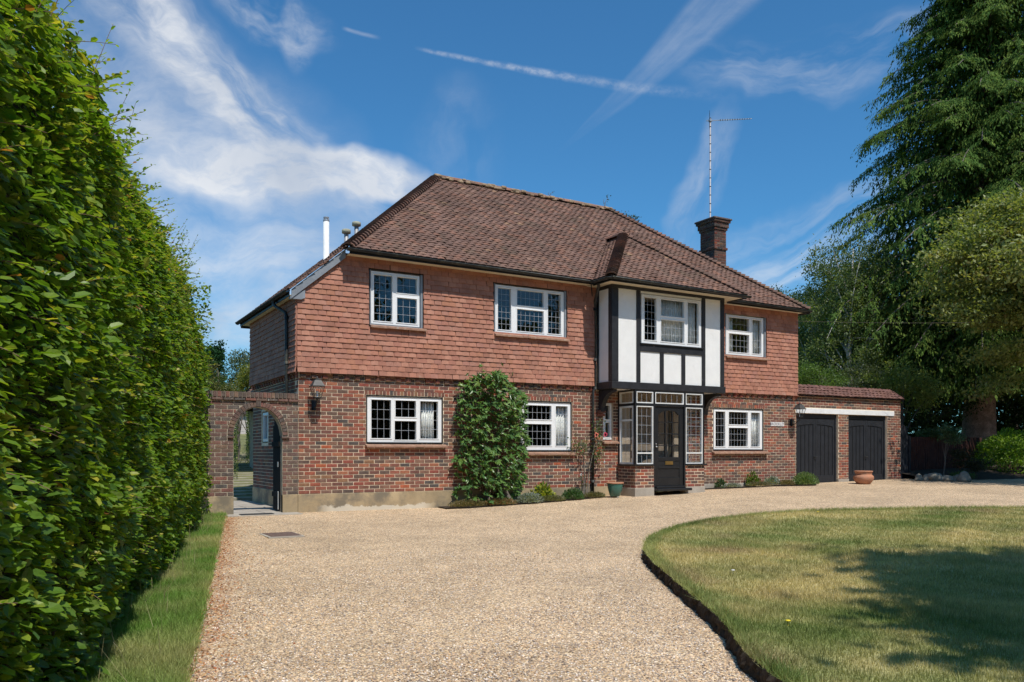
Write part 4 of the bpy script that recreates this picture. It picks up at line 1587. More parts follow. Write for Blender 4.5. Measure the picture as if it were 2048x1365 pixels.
# ================================================================== lanterns
def lantern(x, z, dist, label, s=1.0):
    th = thing('wall_lantern', (x, 0, z), label, 'lantern', 'lanterns on the house wall')
    y = -dist
    r1, r2 = .115 * s, .06 * s
    # roof
    def frust(g, zz0, a, zz1, b):
        V = [(x + sx * a, y + sy * a, zz0) for sx, sy in ((-1, -1), (1, -1), (1, 1), (-1, 1))] + [(x + sx * b, y + sy * b, zz1) for sx, sy in ((-1, -1), (1, -1), (1, 1), (-1, 1))]
        g.add(V, [[0, 1, 5, 4], [1, 2, 6, 5], [2, 3, 7, 6], [3, 0, 4, 7], [4, 5, 6, 7], [3, 2, 1, 0]])
    g = Geo()
    frust(g, z + .02, r1 * 1.12, z + .035, r1 * 1.12)
    frust(g, z + .036, r1 * 1.02, z + .12 * s + .02, r1 * .55)
    frust(g, z + .12 * s + .021, r1 * .38, z + .12 * s + .05, r1 * .38)
    g.tube([(x, y, z + .16 * s), (x, y, z + .19 * s), (x, y, z + .205 * s), (x, y, z + .225 * s)], [.008, .014, .012, .002], 8)
    g.obj('lantern_roof', pbr('grey_copper', (.09, .085, .08), .5, metal=.3, var=.2), th)
    g = Geo()
    for sx, sy in ((-1, -1), (1, -1), (1, 1), (-1, 1)):
        g.bar((x + sx * r2, y + sy * r2, z - .19 * s), (x + sx * r1, y + sy * r1, z + .019), .010, .010)
    for sx, sy in ((0, -1), (1, 0), (0, 1), (-1, 0)):
        g.bar((x + sx * r2, y + sy * r2, z - .19 * s), (x + sx * r1, y + sy * r1, z + .019), .006, .006)
    g.box((x, y, z - .198 * s), (r2 * 1.1, r2 * 1.1, .010), .003)
    g.tube([(x, y, z - .205 * s), (x, y, z - .235 * s), (x, y, z - .27 * s)], [.02, .014, .002], 8)
    g.obj('lantern_cage', M_iron, th)
    g = Geo()
    V = [(x + sx * (r2 - .004), y + sy * (r2 - .004), z - .187 * s) for sx, sy in ((-1, -1), (1, -1), (1, 1), (-1, 1))] + [(x + sx * (r1 - .004), y + sy * (r1 - .004), z + .016) for sx, sy in ((-1, -1), (1, -1), (1, 1), (-1, 1))]
    g.add(V, [[0, 1, 5, 4], [1, 2, 6, 5], [2, 3, 7, 6], [3, 0, 4, 7]])
    g.obj('pane', M_glass, th)
    g = Geo(); g.tube([(x, y, z - .18 * s), (x, y, z - .12 * s)], .014, 8); g.lathe([(.0, -.05), (.02, -.04), (.026, -.02), (.016, .0), (0, .008)], (x, y, z - .07 * s), 10)
    g.obj('bulb', M_whiteold, th, smooth=True)
    g = Geo()
    g.box((x, -.014, z - .34 * s), (.045, .012, .10), .004)
    g.tube([(x, -.02, z - .38 * s), (x, -.09, z - .40 * s), (x, -.16, z - .37 * s), (x, y + .02, z - .29 * s), (x, y, z - .22 * s)], .011, 8)
    g.tube([(x, -.02, z - .27 * s), (x, -.07, z - .26 * s), (x, -.12, z - .32 * s)], .007, 6)
    g.obj('bracket', M_iron, th, smooth=True)
    return th


lantern(.30, 2.46, .25, 'grey four-sided wall lantern on the brick corner beside the garden arch')
lantern(13.86, 2.36, .30, 'wall lantern with glass panes on the brickwork beside the garage lintel', 1.0)

# name plate
th = thing('name_plate', (13.3, 0, 1.97), 'small white name plate with dark letters on the brick wall beside the garage', 'sign')
g = Geo(); g.bx(13.04, 13.57, -.016, -.004, 1.91, 2.02, .003); g.obj('plate', M_signw, th)
fc = bpy.data.curves.new('lettering', 'FONT')
fc.body = 'BROOKLEY'
fc.size = .105
fc.extrude = .001
fc.align_x = 'CENTER'; fc.align_y = 'CENTER'
fc.space_character = 1.05
fo = bpy.data.objects.new('lettering', fc)
fo.location = (0, 0, 0)
link(fo)
fc.materials.append(pbr('dark_lettering', (.10, .10, .12), .6))
bpy.context.view_layer.update()
me = bpy.data.meshes.new_from_object(fo)
bpy.data.objects.remove(fo)
me.transform(Matrix.Translation((13.305, -.018, 1.965)) @ Matrix.Rotation(R(90), 4, 'X'))
obj('lettering', me, th)

# TV aerial on the chimney
th = thing('tv_aerial', (13.42, 2.75, 8.3), 'tall thin television aerial mast rising from the chimney', 'aerial')
mx, my, mt = 13.42, 2.75, 11.42
g = Geo(); g.tube([(mx, my, 7.6), (mx, my, mt + .02)], .024, 10); g.obj('mast', pbr('dull_aluminium', (.48, .45, .45), .4, metal=.5), th, smooth=True)
g = Geo()
for k in range(12):
    z = 8.55 + k * .262
    g.tube([(mx, my, z - .01), (mx, my, z + .01)], .029, 8)
g.obj('mast_band', M_iron, th)
g = Geo()
bd = np.array((.72, -.69, -.05)); bd /= np.linalg.norm(bd)
hx = np.array((.69, .72, 0)); hx /= np.linalg.norm(hx)
p0 = np.array((mx, my, mt - .06)) - bd * .12
g.bar(p0, p0 + bd * 1.35, .02, .02)
g.box(p0 + bd * .12, (.045, .045, .04), .01)
AB = g.obj('boom', M_steel, th)
g = Geo()
for k in range(13):
    c = p0 + bd * (.42 + k * .072)
    L = .24 - .006 * k
    g.bar(c - hx * L * .5 + np.array((0, 0, -.02)), c + hx * L * .5 + np.array((0, 0, .02)), .016, .014)
for z in (-.22, -.14, -.07, .07, .14, .22):
    c = p0 + bd * .10 + np.array((0, 0, z))
    g.bar(c - hx * .22, c + hx * .22, .010, .010)
g.bar(p0 + bd * .10 + np.array((0, 0, -.24)), p0 + bd * .10 + np.array((0, 0, .24)), .012, .012)
g.obj('element', M_iron, th)

# ================================================================== GARAGE
GA = thing('garage', (16.4, 2.5, .28), 'attached brick double garage with tiled parapet and white lintel', 'garage')
ga = Accum()
D1 = (14.07, 15.84, -.5, 2.29)
D2 = (16.28, 18.06, -.5, 2.29)
LN = (14.05, 18.38, 2.295, 2.44)
g = Geo()
wall_cells(g, (0, .006, 0), X_, Y_, 14.03, 18.70, -.1, 2.84, .22, [D1, D2])
wall_cells(g, (18.694, .0, 0), (0, 1, 0), (1, 0, 0), .23, 5.5, -.1, 2.84, .22)
g.bx(14.04, 18.7, 5.5, 5.7, 0, 2.8)
g.bx(14.04, 18.7, .3, 5.5, 2.98, 3.05)
g.obj('wall', M_mortar, GA)
lay_bricks(ga, (0, 0, 0), X_, Y_, 14.03, 18.70, .36, 2.84, [D1, D2, LN], weights=BW_BROWN + BW_RED * .5, zoff=.36)
lay_bricks(ga, (0, 0, 0), X_, Y_, 15.84, 16.28, .285, .359, weights=BW_BROWN, zoff=.285)
lay_bricks(ga, (0, 0, 0), X_, Y_, 18.06, 18.70, .21, .359, weights=BW_BROWN, zoff=.21)
lay_bricks(ga, (18.70, 0, 0), (0, 1, 0), (1, 0, 0), 0, 5.4, .2, 2.84, weights=BW_BROWN, zoff=.2)
piece_set('brick', BT, BF, ga.M, ga.i, BPAL, M_brick, GA)
g = Geo(); g.bx(LN[0], LN[1], -.012, .1, LN[2], LN[3], .005); g.obj('lintel', M_lintel, GA)
g = Geo(); g.bx(15.83, 16.29, -.01, .1, .1, .40, .005); g.obj('pier_base', M_concrete, GA)
gt = Accum()
GPAL = WPAL * np.array((.40, .44, .52))
lay_tiles(gt, [(14.0, -.10, 2.80), (18.76, -.10, 2.80), (18.45, .22, 3.10), (14.0, .22, 3.10)], (1, 0, 0), gauge=.108, w=.168, length=.165, weights=WW, jit=1.3, sc=1.6)
piece_set('roof_tile', TT, TF, gt.M, gt.i, GPAL, M_walltile, GA)
g = Geo()
g.add([(14.03, -.09, 2.78), (18.74, -.09, 2.78), (18.44, .22, 3.08), (14.03, .22, 3.08), (14.03, .3, 2.78), (18.74, .3, 2.78)], [[0, 1, 2, 3], [1, 5, 2], [0, 4, 5, 1]])
g.add([(18.44, .22, 3.08), (18.75, .22, 2.78), (18.75, 5.5, 2.78), (18.44, 5.5, 3.08)], [[0, 1, 2, 3]])
g.bx(14.03, 18.44, .22, .34, 2.9, 3.11)
g.obj('parapet', M_deck, GA)


def garage_door(x0, x1, label_part):
    z0_, z1_ = .27, 2.285
    w = x1 - x0
    y = .09
    g = Geo()
    g.bx(x0, x0 + .06, y - .02, y + .1, z0_, z1_, .004); g.bx(x1 - .06, x1, y - .02, y + .1, z0_, z1_, .004)
    g.bx(x0 + .061, x1 - .061, y - .02, y + .1, z1_ - .12, z1_, .004)
    fr = g.obj('door_frame', M_gblack, GA)
    xm = (x0 + x1) / 2
    for s_, (a, b) in enumerate(((x0 + .065, xm - .004), (xm + .004, x1 - .065))):
        g = Geo()
        g.bx(a, a + .075, y + .0, y + .05, z0_ + .02, z1_ - .125, .004)
        g.bx(b - .075, b, y + .0, y + .05, z0_ + .02, z1_ - .125, .004)
        g.bx(a + .076, b - .076, y + .0, y + .05, z0_ + .02, z0_ + .25, .004)
        # arched head rail from stepped pieces
        nb = 4
        W_ = (b - a - .152)
        for k in range(12):
            t_ = (k + .5) / 12
            gx = (t_ if s_ == 0 else 1 - t_)
            arch = .17 + .055 * (1 - gx) ** 2
            g.bx(a + .076 + W_ * k / 12, a + .076 + W_ * (k + 1) / 12 - .0005, y + .0, y + .05, z1_ - .125 - arch, z1_ - .126, .001)
        leaf = g.obj('door', M_gblack, GA)
        for k in range(nb):
            g = Geo()
            g.bx(a + .076 + W_ * k / nb + .004, a + .076 + W_ * (k + 1) / nb - .004, y + .018, y + .04, z0_ + .2505, z1_ - .25, .006)
            g.obj('plank', M_gblack, leaf)
        g = Geo()
        g.bx(a + .08, b - .08, y + .041, y + .046, z0_ + .2, z1_ - .15)
        for k in range(1, nb):
            x = a + .076 + W_ * k / nb
            g.bx(x - .013, x + .013, y + .006, y + .02, z0_ + .2505, z1_ - .28, .004)
        g.obj('backing', M_blackpaint, leaf)
    g = Geo()
    g.tube([(xm - .05, y - .005, 1.05), (xm - .05, y - .05, 1.05)], .014, 8); g.tube([(xm - .05, y - .05, 1.05), (xm + .03, y - .055, 1.05)], .012, 8)
    g.bx(xm - .075, xm - .025, y - .004, y + .002, .96, 1.09, .003)
    g.obj('door_handle', M_iron, fr)


garage_door(D1[0], D1[1], 'left')
garage_door(D2[0], D2[1], 'right')
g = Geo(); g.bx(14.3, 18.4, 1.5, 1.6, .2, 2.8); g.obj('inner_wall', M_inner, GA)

# ================================================================== GARDEN WALL WITH ARCH
GW = thing('garden_wall', (-.9, .1, 0), 'old brick garden wall with round arched opening joined to the house', 'wall')
ax0, ax1, azs, azt = -1.238, -.314, 1.50, 2.055
acx, arx = (ax0 + ax1) / 2, (ax1 - ax0) / 2
arz = azt - azs
wy = .004
def arch_edge_holes(zc):
    if zc < azs: return (ax0, ax1)
    t_ = (zc - azs) / (arz + .115)
    if t_ >= 1: return None
    hw = (arx + .115) * math.sqrt(1 - t_ * t_)
    return (acx - hw, acx + hw)
gwa = Accum()
z = .36
row = 0
while z < 2.18:
    zc = z + .037
    hh = arch_edge_holes(zc)
    hl = [(hh[0], hh[1], -1, 9)] if hh else []
    lay_bricks(gwa, (0, wy, 0), X_, Y_, -1.83, -.004, z, z + .075, hl, weights=BW_BROWN, zoff=.36, depth=.05)
    z += .075
# imposts, arch ring, keystone
iw = BW_BROWN / BW_BROWN.sum()
for k in range(27):
    t0 = math.pi * (k + .5) / 27
    c = np.array((acx + (arx + .055) * math.cos(t0), wy, azs + .02 + (arz + .045) * math.sin(t0)))
    rad = np.array((math.cos(t0) / arx, 0, math.sin(t0) / arz)); rad /= np.linalg.norm(rad)
    tan = np.array((-rad[2], 0, rad[0]))
    key = abs(k - 13) < 1
    if key: continue
    gwa.add(mk(tan * .056, rad * .105, np.array((0, -.062, 0)), c - np.array((0, -.05, 0))), rng.choice(16, p=iw))
for dx in (-.03, .0, .03):
    gwa.add(mk(np.array((.026, 0, 0)), np.array((0, 0, .17)), np.array((0, -.085, 0)), np.array((acx + dx, wy + .05, azt + .09))), 14)
for (a, b) in ((ax0 - .11, ax0 + .02), (ax1 - .02, ax1 + .13)):
    gwa.add(mk(np.array((b - a, 0, 0)), np.array((0, 0, .035)), np.array((0, -.09, 0)), np.array(((a + b) / 2, wy + .05, azs - .02))), 5)
# oversailing course and brick-on-edge coping
for k in range(9):
    u = -1.84 + k * .205
    gwa.add(mk(np.array((.196, 0, 0)), np.array((0, 0, .045)), np.array((0, -.09, 0)), np.array((u + .1, wy + .05, 2.205))), rng.choice(16, p=iw))
for k in range(24):
    u = -1.845 + (k + .5) * 1.84 / 24
    gwa.add(mk(np.array((.066, 0, 0)), np.array((0, 0, .112)), np.array((0, -.30, 0)), np.array((u, wy + .26, 2.29))), rng.choice(16, p=iw))
piece_set('brick', BT, BF, gwa.M, gwa.i, BPAL * .55 + np.array((.050, .046, .042)), M_oldbrick, GW)
# core with arched opening
g = Geo()
y0_, y1_ = .010, .225
g.bx(-1.825, ax0, y0_, y1_, -.1, azs, .001)
g.bx(ax1, -.006, y0_, y1_, -.1, azs, .001)
nseg = 24
V = []
xs_ = [acx - arx * math.cos(math.pi * k / nseg) for k in range(nseg + 1)]
zs_ = [azs + arz * math.sin(math.pi * k / nseg) for k in range(nseg + 1)]
for y in (y0_, y1_):
    for x, z in zip(xs_, zs_): V.append((x, y, z))
    for x in xs_: V.append((x, y, 2.23))
m_ = nseg + 1
F = []
for k in range(nseg):
    F.append([k, k + 1, m_ + k + 1, m_ + k]); F.append([2 * m_ + k, 3 * m_ + k, 3 * m_ + k + 1, 2 * m_ + k + 1])
    F.append([k, 2 * m_ + k, 2 * m_ + k + 1, k + 1])
    F.append([m_ + k, m_ + k + 1, 3 * m_ + k + 1, 3 * m_ + k])
g.add(V, F)
g.bx(-1.825, ax0, y0_, y1_, azs, 2.23, .001)
g.bx(ax1, -.006, y0_, y1_, azs, 2.23, .001)
g.bx(-1.83, -.006, -.0, .24, 2.231, 2.34, .001)
g.obj('core', M_oldmortar, GW)
g = Geo()
g.bx(-1.84, ax0, -.012, .1, -.2, .36, .006); g.bx(ax1, -.016, -.012, .1, -.2, .36, .006)
g.obj('plinth', M_render, GW)

# black gate standing open in the arch
gt_ = thing('garden_gate', (-.30, .2, .0), 'black boarded gate folded open inside the brick arch', 'gate')
for k in range(6):
    g = Geo()
    a = .16 + k * .10
    hgt = 1.55 + .45 * math.sqrt(max(0, 1 - ((k + .5) / 6) ** 2)) * 1.0
    g.bx(-.315, -.285, a, a + .097, .03, hgt, .003)
    g.obj('plank', M_flatblack, gt_)
for z in (.3, 1.3):
    g = Geo(); g.bx(-.345, -.316, .17, .74, z, z + .1, .004); g.obj('ledge', M_flatblack, gt_)
g = Geo(); g.bx(-.36, -.346, .18, .24, .9, 1.0, .003); g.obj('latch', M_steel, gt_)
g = Geo(); g.bx(-.352, -.3455, .19, .23, .06, .42, .003); g.obj('worn_edge', M_whiteold, gt_)

# ================================================================== GROUND
def grid_mesh(name, xs, ys, fz, mat, colf=None, kind='structure', mask=None):
    Xg, Yg = np.meshgrid(xs, ys, indexing='ij')
    Zg = fz(Xg, Yg)
    V = np.stack((Xg, Yg, Zg), -1).reshape(-1, 3)
    ny = len(ys)
    i, j = np.meshgrid(np.arange(len(xs) - 1), np.arange(ny - 1), indexing='ij')
    a = (i * ny + j).ravel()
    F = np.stack((a, a + ny, a + ny + 1, a + 1), 1)
    if mask is not None:
        c = V[F].mean(1)
        F = F[mask(c[:, 0], c[:, 1])]
    cols = None if colf is None else colf(V[:, 0], V[:, 1])
    me = mesh_np(name, V, F, mat, cols)
    o = obj(name, me)
    o['kind'] = kind
    return o


xs = np.concatenate((np.linspace(-400, -20, 12), np.linspace(-18, 40, 59), np.linspace(45, 500, 14)))
ys = np.concatenate((np.linspace(-300, -24, 10), np.linspace(-22, 30, 53), np.linspace(35, 700, 16)))
o = grid_mesh('ground', xs, ys, lambda x, y: G(x, y) - .03, M_ground)
tag(o, kind='structure')
# gravel forecourt
def gravel_left(y): return -1.40 + .207 * y
def g_mask(x, y): return (x > gravel_left(y) - .15) & ~((x > -1.8) & (y > -.0) & (x < 14.2)) & ~((x > 18.9) & (y > -.7 - .0 * x) & (x < 60)) & ~((x > 19.0) & (y > -1.2 - .28 * (x - 19)))
xs = np.arange(-6.0, 30, .15)
ys = np.arange(-22, .11, .15)
o = grid_mesh('driveway', xs, ys, lambda x, y: G(x, y) + .004 * nz2(x, y, 2.2, 3), M_gravel, mask=g_mask)


# straw / green patchwork shared by turf sheet and blades
def turf_col(x, y):
    n1 = nz2(x, y, .9, 11); n2 = nz2(x, y, 2.7, 12); n3 = nz2(x, y, 7, 13)
    k = np.clip(.60 + .42 * n1 + .34 * n2 + .18 * n3, 0, 1)[:, None]
    green = np.array((.17, .215, .066)); straw = np.array((.50, .42, .21)); red = np.array((.33, .23, .15))
    c = green * (1 - k) + straw * k
    r = np.clip(nz2(x, y, 1.6, 17) - .35, 0, 1)[:, None] * .7
    return c * (1 - r) + red * r


LB = np.array([(-.65, -12.86), (.25, -11.37), (1.09, -9.87), (1.76, -8.71), (2.38, -7.8), (3.35, -6.83), (4.93, -6.04), (6.94, -5.85), (8.8, -6.5), (10.9, -7.9),
               (12.6, -10), (13.4, -13), (12.3, -16.5), (9.5, -19.3), (6, -20.3), (2.6, -19.6), (.2, -17.6), (-1.0, -15.2)])
def closed_spline(P, m=12):
    n = len(P); out = []
    for i in range(n):
        p0, p1, p2, p3 = P[i - 1], P[i], P[(i + 1) % n], P[(i + 2) % n]
        for k in range(m):
            t = k / m
            out.append(.5 * ((2 * p1) + (-p0 + p2) * t + (2 * p0 - 5 * p1 + 4 * p2 - p3) * t * t + (-p0 + 3 * p1 - 3 * p2 + p3) * t ** 3))
    return np.array(out)
LBs = closed_spline(LB)
LC = np.array((6.0, -13.0))
LH = .12
nb = len(LBs)
rings = np.concatenate((np.linspace(0, .9, 24), np.linspace(.92, 1, 6)))
V = []; 
for r in rings:
    q = LC + (LBs - LC) * r
    edge = np.clip((r - .985) / .015, 0, 1)
    V.append(np.column_stack((q, G(q[:, 0], q[:, 1]) + LH - .012 * edge + .012 * nz2(q[:, 0], q[:, 1], 1.5, 5))))
V = np.concatenate(V)
F = []
nr = len(rings)
idx = np.arange(nb)
Fq = np.concatenate([np.stack((r * nb + idx, r * nb + (idx + 1) % nb, (r + 1) * nb + (idx + 1) % nb, (r + 1) * nb + idx), 1) for r in range(nr - 1)])
me = mesh_np('lawn', V, Fq, M_lawn, turf_col(V[:, 0], V[:, 1]))
o = obj('lawn', me); o['kind'] = 'structure'
# cut earth edge of the lawn
m3 = 4
E_ = []
nrm = np.roll(LBs, -1, 0) - np.roll(LBs, 1, 0)
nrm = np.column_stack((nrm[:, 1], -nrm[:, 0])); nrm /= np.linalg.norm(nrm, axis=1)[:, None]
if np.dot(nrm[0], LBs[0] - LC) < 0: nrm = -nrm
# denser boundary for crumbly look
t_ = np.linspace(0, nb, nb * 5, endpoint=False)
Ld = np.column_stack([np.interp(t_, np.arange(nb + 1), np.append(LBs[:, k], LBs[0, k])) for k in (0, 1)])
Nd = np.column_stack([np.interp(t_, np.arange(nb + 1), np.append(nrm[:, k], nrm[0, k])) for k in (0, 1)])
nd = len(Ld)
for k in range(m3 + 1):
    f = k / m3
    off = rng.normal(0, .010, nd) * (1 if 0 < k < m3 else .3) + .025 * f + .012 * np.sin(t_ * 1.7)
    q = Ld + Nd * off[:, None]
    z = G(q[:, 0], q[:, 1]) + (LH - .004) * (1 - f) - .02 * f + (rng.normal(0, .006, nd) if 0 < k < m3 else 0)
    E_.append(np.column_stack((q, z)))
V = np.concatenate(E_)
idx = np.arange(nd)
Fq = np.concatenate([np.stack((r * nd + idx, r * nd + (idx + 1) % nd, (r + 1) * nd + (idx + 1) % nd, (r + 1) * nd + idx), 1) for r in range(m3)])
o = obj('lawn_edge_soil', mesh_np('lawn_edge_soil', V, Fq, M_soil)); o['kind'] = 'structure'

# grass verge below the hedge
vz = lambda x, y: G(x, y) + .03 + .012 * nz2(x, y, 3, 8)
def verge_col(x, y):
    n1 = np.clip(.25 + .40 * nz2(x, y, 2.5, 21) + .2 * nz2(x, y, 8, 22), 0, 1)[:, None]
    return np.array((.14, .25, .045)) * (1 - n1) + np.array((.44, .38, .19)) * n1
yv = np.linspace(-19, -.03, 240); tv = np.linspace(0, 1, 14)
Yv, Tv = np.meshgrid(yv, tv, indexing='ij')
Lx, Rx = -3.1 + .229 * Yv, gravel_left(Yv) + .03 + .03 * nz2(Yv, Yv * 0, 5, 9) + .02 * nz2(Yv, Yv * 0, 17, 10)
Xv = Lx + (Rx - Lx) * Tv
V = np.stack((Xv, Yv, vz(Xv, Yv) - .04 * (Tv == 1)), -1).reshape(-1, 3)
i_, j_ = np.meshgrid(np.arange(239), np.arange(13), indexing='ij')
a_ = (i_ * 14 + j_).ravel()
o = obj('verge', mesh_np('verge', V, np.stack((a_, a_ + 14, a_ + 15, a_ + 1), 1), M_lawn, verge_col(V[:, 0], V[:, 1]))); o['kind'] = 'structure'


def in_poly(P, poly):
    x, y = P[:, 0], P[:, 1]
    c = np.zeros(len(P), bool)
    n = len(poly)
    for i in range(n):
        x0, y0 = poly[i]; x1, y1 = poly[(i + 1) % n]
        hit = ((y0 > y) != (y1 > y)) & (x < (x1 - x0) * (y - y0) / (y1 - y0 + 1e-12) + x0)
        c ^= hit
    return c


def in_view(P, margin=60):
    d = np.column_stack((P[:, 0], P[:, 1], np.zeros(len(P)))) - np.array((CAM[0], CAM[1], 0))
    Z = d @ FW; X = d @ RT
    px = 1024 + 1650 * X / np.maximum(Z, .1)
    return (Z > 1.5) & (px > -margin) & (px < 2048 + margin), Z


def blades(name, P, z, col, h, w, label, lean=.5):
    n = len(P)
    az = rng.uniform(0, 2 * math.pi, n)
    dx, dy = np.cos(az), np.sin(az)
    la = rng.uniform(0, 2 * math.pi, n)
    ll = np.abs(rng.normal(0, lean, n)) * h
    b0 = np.column_stack((P[:, 0] - dx * w, P[:, 1] - dy * w, z - .005))
    b1 = np.column_stack((P[:, 0] + dx * w, P[:, 1] + dy * w, z - .005))
    tp = np.column_stack((P[:, 0] + np.cos(la) * ll, P[:, 1] + np.sin(la) * ll, z + h))
    V = np.stack((b0, b1, tp), 1).reshape(-1, 3)
    F = np.arange(3 * n).reshape(-1, 3)
    me = mesh_np(name, V, F, M_grassb, np.repeat(col, 3, 0))
    o = obj(name, me)
    tag(o, label, 'grass', kind='stuff')
    return o


# lawn blades, denser near the camera
cand = np.column_stack((rng.uniform(-1.2, 14, 1500000), rng.uniform(-20, -5.6, 1500000)))
ok, Z = in_view(cand)
keep = ok & (rng.random(len(cand)) < np.clip((7.0 / Z) ** 1.6, 0, 1))
P = cand[keep]; P = P[in_poly(P, LBs)]
P = P[:260000]
c = turf_col(P[:, 0], P[:, 1]) * rng.uniform(.65, 1.35, (len(P), 1))
zz = G(P[:, 0], P[:, 1]) + LH + .012 * nz2(P[:, 0], P[:, 1], 1.5, 5)
hz = rng.uniform(.018, .045, len(P)) * (1 + .5 * np.clip(nz2(P[:, 0], P[:, 1], 2, 31), 0, 1))
Zp = (np.column_stack((P, np.zeros(len(P)))) - np.array((CAM[0], CAM[1], 0))) @ FW
blades('lawn_grass', P, zz, c, hz, .0022 + .00018 * Zp, 'short dry grass blades covering the round front lawn')
# taller fringe on the lawn edge
k = rng.integers(0, nd, 26000)
P = Ld[k] - Nd[k] * np.abs(rng.normal(0, .07, len(k)))[:, None] + rng.normal(0, .01, (len(k), 2))
ok, Z = in_view(P); P = P[ok]
c = turf_col(P[:, 0], P[:, 1]) * rng.uniform(.6, 1.2, (len(P), 1)) * np.array((.8, 1.0, .8))
blades('edge_grass', P, G(P[:, 0], P[:, 1]) + LH, c, rng.uniform(.03, .075, len(P)), .0035, 'longer grass overhanging the cut edge of the lawn', .9)
# verge blades
yv = rng.uniform(-14.5, -.05, 420000)
xv = gravel_left(yv) + .02 - np.abs(rng.uniform(0, 1.25, len(yv))) + rng.normal(0, .02, len(yv))
P = np.column_stack((xv, yv)); ok, Z = in_view(P)
P = P[ok & (rng.random(len(P)) < np.clip((6.0 / Z) ** 1.2, 0, 1))][:110000]
c = verge_col(P[:, 0], P[:, 1]) * rng.uniform(.6, 1.4, (len(P), 1))
blades('verge_grass', P, vz(P[:, 0], P[:, 1]), c, rng.uniform(.03, .085, len(P)), .003, 'rough green grass growing between the hedge foot and gravel', .8)
# a few taller seeding stems
k = 260
yv = rng.uniform(-12, -1, k)
P = np.column_stack((gravel_left(yv) - rng.uniform(.15, .9, k), yv))
blades('tall_grass', P, vz(P[:, 0], P[:, 1]), np.tile((.30, .27, .15), (k, 1)), rng.uniform(.12, .34, k), .003, 'thin pale seeding grass stems along the hedge foot', .5)

# gravel pebbles near the camera
cand = np.column_stack((rng.uniform(-4.5, 6, 900000), rng.uniform(-14, -4, 900000)))
ok, Z = in_view(cand)
keep = ok & (Z < 11) & (rng.random(len(cand)) < np.clip((4.6 / Z) ** 2.4, 0, 1)) & (cand[:, 0] > gravel_left(cand[:, 1]) - .03)
P = cand[keep]; P = P[~in_poly(P, LBs)][:55000]
n = len(P)
s_ = rng.uniform(.004, .0085, n)
OV = np.array([(1, 0, 0), (0, 1, 0), (-1, 0, 0), (0, -1, 0), (0, 0, .75), (0, 0, -.6)], float)
OF = np.array([(0, 1, 4), (1, 2, 4), (2, 3, 4), (3, 0, 4), (1, 0, 5), (2, 1, 5), (3, 2, 5), (0, 3, 5)])[:4]
A = rand_dirs(n); A[:, 2] *= .25
Nn = rand_dirs(n, 3.0)
Ms = leaf_mats(np.column_stack((P, G(P[:, 0], P[:, 1]) + .001)), A, Nn, s_)
Ms[:, :, 0] *= rng.uniform(1, 1.7, (n, 1))
PP = np.array([(.66, .50, .33), (.74, .60, .42), (.80, .72, .60), (.56, .40, .26), (.46, .36, .28), (.30, .25, .21), (.66, .46, .26), (.84, .78, .70), (.40, .36, .33), (.72, .53, .34)])
pc = PP[rng.integers(0, 10, n)] * rng.uniform(.55, 1.12, (n, 1)) * np.array((1.02, .97, .97))
o = obj('pebbles', join_pieces('pebbles', OV, [OF], Ms, pc, M_pebble)); tag(o, 'loose golden pebbles lying on the gravel drive', 'gravel', kind='stuff')

# fallen leaves along the left edge of the gravel
n = 4200
yv = rng.uniform(-13.5, -.4, n)
off = rng.exponential(.13, n) * rng.choice([1, 1, 1, -.6], n)
P = np.column_stack((gravel_left(yv) + .06 + off, yv, np.zeros(n)))
P[:, 2] = G(P[:, 0], P[:, 1]) + .008 + .02 * (off < 0)
A = rand_dirs(n); A[:, 2] *= .3
Ms = leaf_mats(P, A, rand_dirs(n, 2.2), rng.uniform(.012, .032, n))
LPc = np.array([(.42, .17, .07), (.34, .12, .05), (.50, .25, .11), (.30, .15, .08), (.55, .36, .18)])
o = obj('fallen_leaves', join_pieces('fallen_leaves', SV, [np.array(SF)], Ms, LPc[rng.integers(0, 5, n)], M_litter)); tag(o, 'brown fallen beech leaves strewn along the left edge of the gravel', 'leaves', kind='stuff')

# beds at the foot of the wall, passage paving, garden behind
def flat(name, pts, z, mat, kind='structure'):
    n = len(pts)
    V = [(x, y, (z(x, y) if callable(z) else z)) for x, y in pts] 
    me = mesh_np(name, V, [np.array([[0, i, i + 1] for i in range(1, n - 1)])], mat)
    o = obj(name, me); o['kind'] = kind
    return o
flat('flower_bed', [(3.0, -.012), (3.0, -.45), (3.5, -.62), (5, -.60), (6.5, -.50), (7.2, -.30), (7.3, -.012)], lambda x, y: float(G(x, y)) + .022, M_soil)
flat('flower_bed', [(10.4, -.012), (10.4, -.18), (11.2, -.35), (12.5, -.62), (14.0, -.75), (14.3, -.5), (14.05, -.012)], lambda x, y: float(G(x, y)) + .022, M_soil)
g = Geo()
g.bx(-1.42, -.03, -.42, .005, -.06, .014, .006)
for k in range(5):
    for j in range(2):
        g.bx(-1.235 + .61 * j + .004, -1.235 + .61 * (j + 1) - .006, .01 + k * .9, .01 + (k + 1) * .9 - .008, -.06, .010 + .003 * ((k + j) % 2), .004)
g.obj('paving', M_concrete).__setitem__('kind', 'structure')
g = Geo()
for k in range(22):
    yk = 4.9 + k * .62
    xk = -.55 + .205 * (yk - 5) + random.uniform(-.04, .04)
    g.bx(xk, xk + .95, yk, yk + .57, -.1, .03 + .085 * (yk + .5 - 5), .01)
g.obj('garden_path', M_path).__setitem__('kind', 'structure')
flat('back_lawn', [(-3, 4.6), (12, 6.3), (12, 34), (-3, 34)], lambda x, y: .004 + .085 * (y - 4.6), pbr('back_grass', (.15, .15, .055), .95, var=.3, vs=1.5, bump=.6))

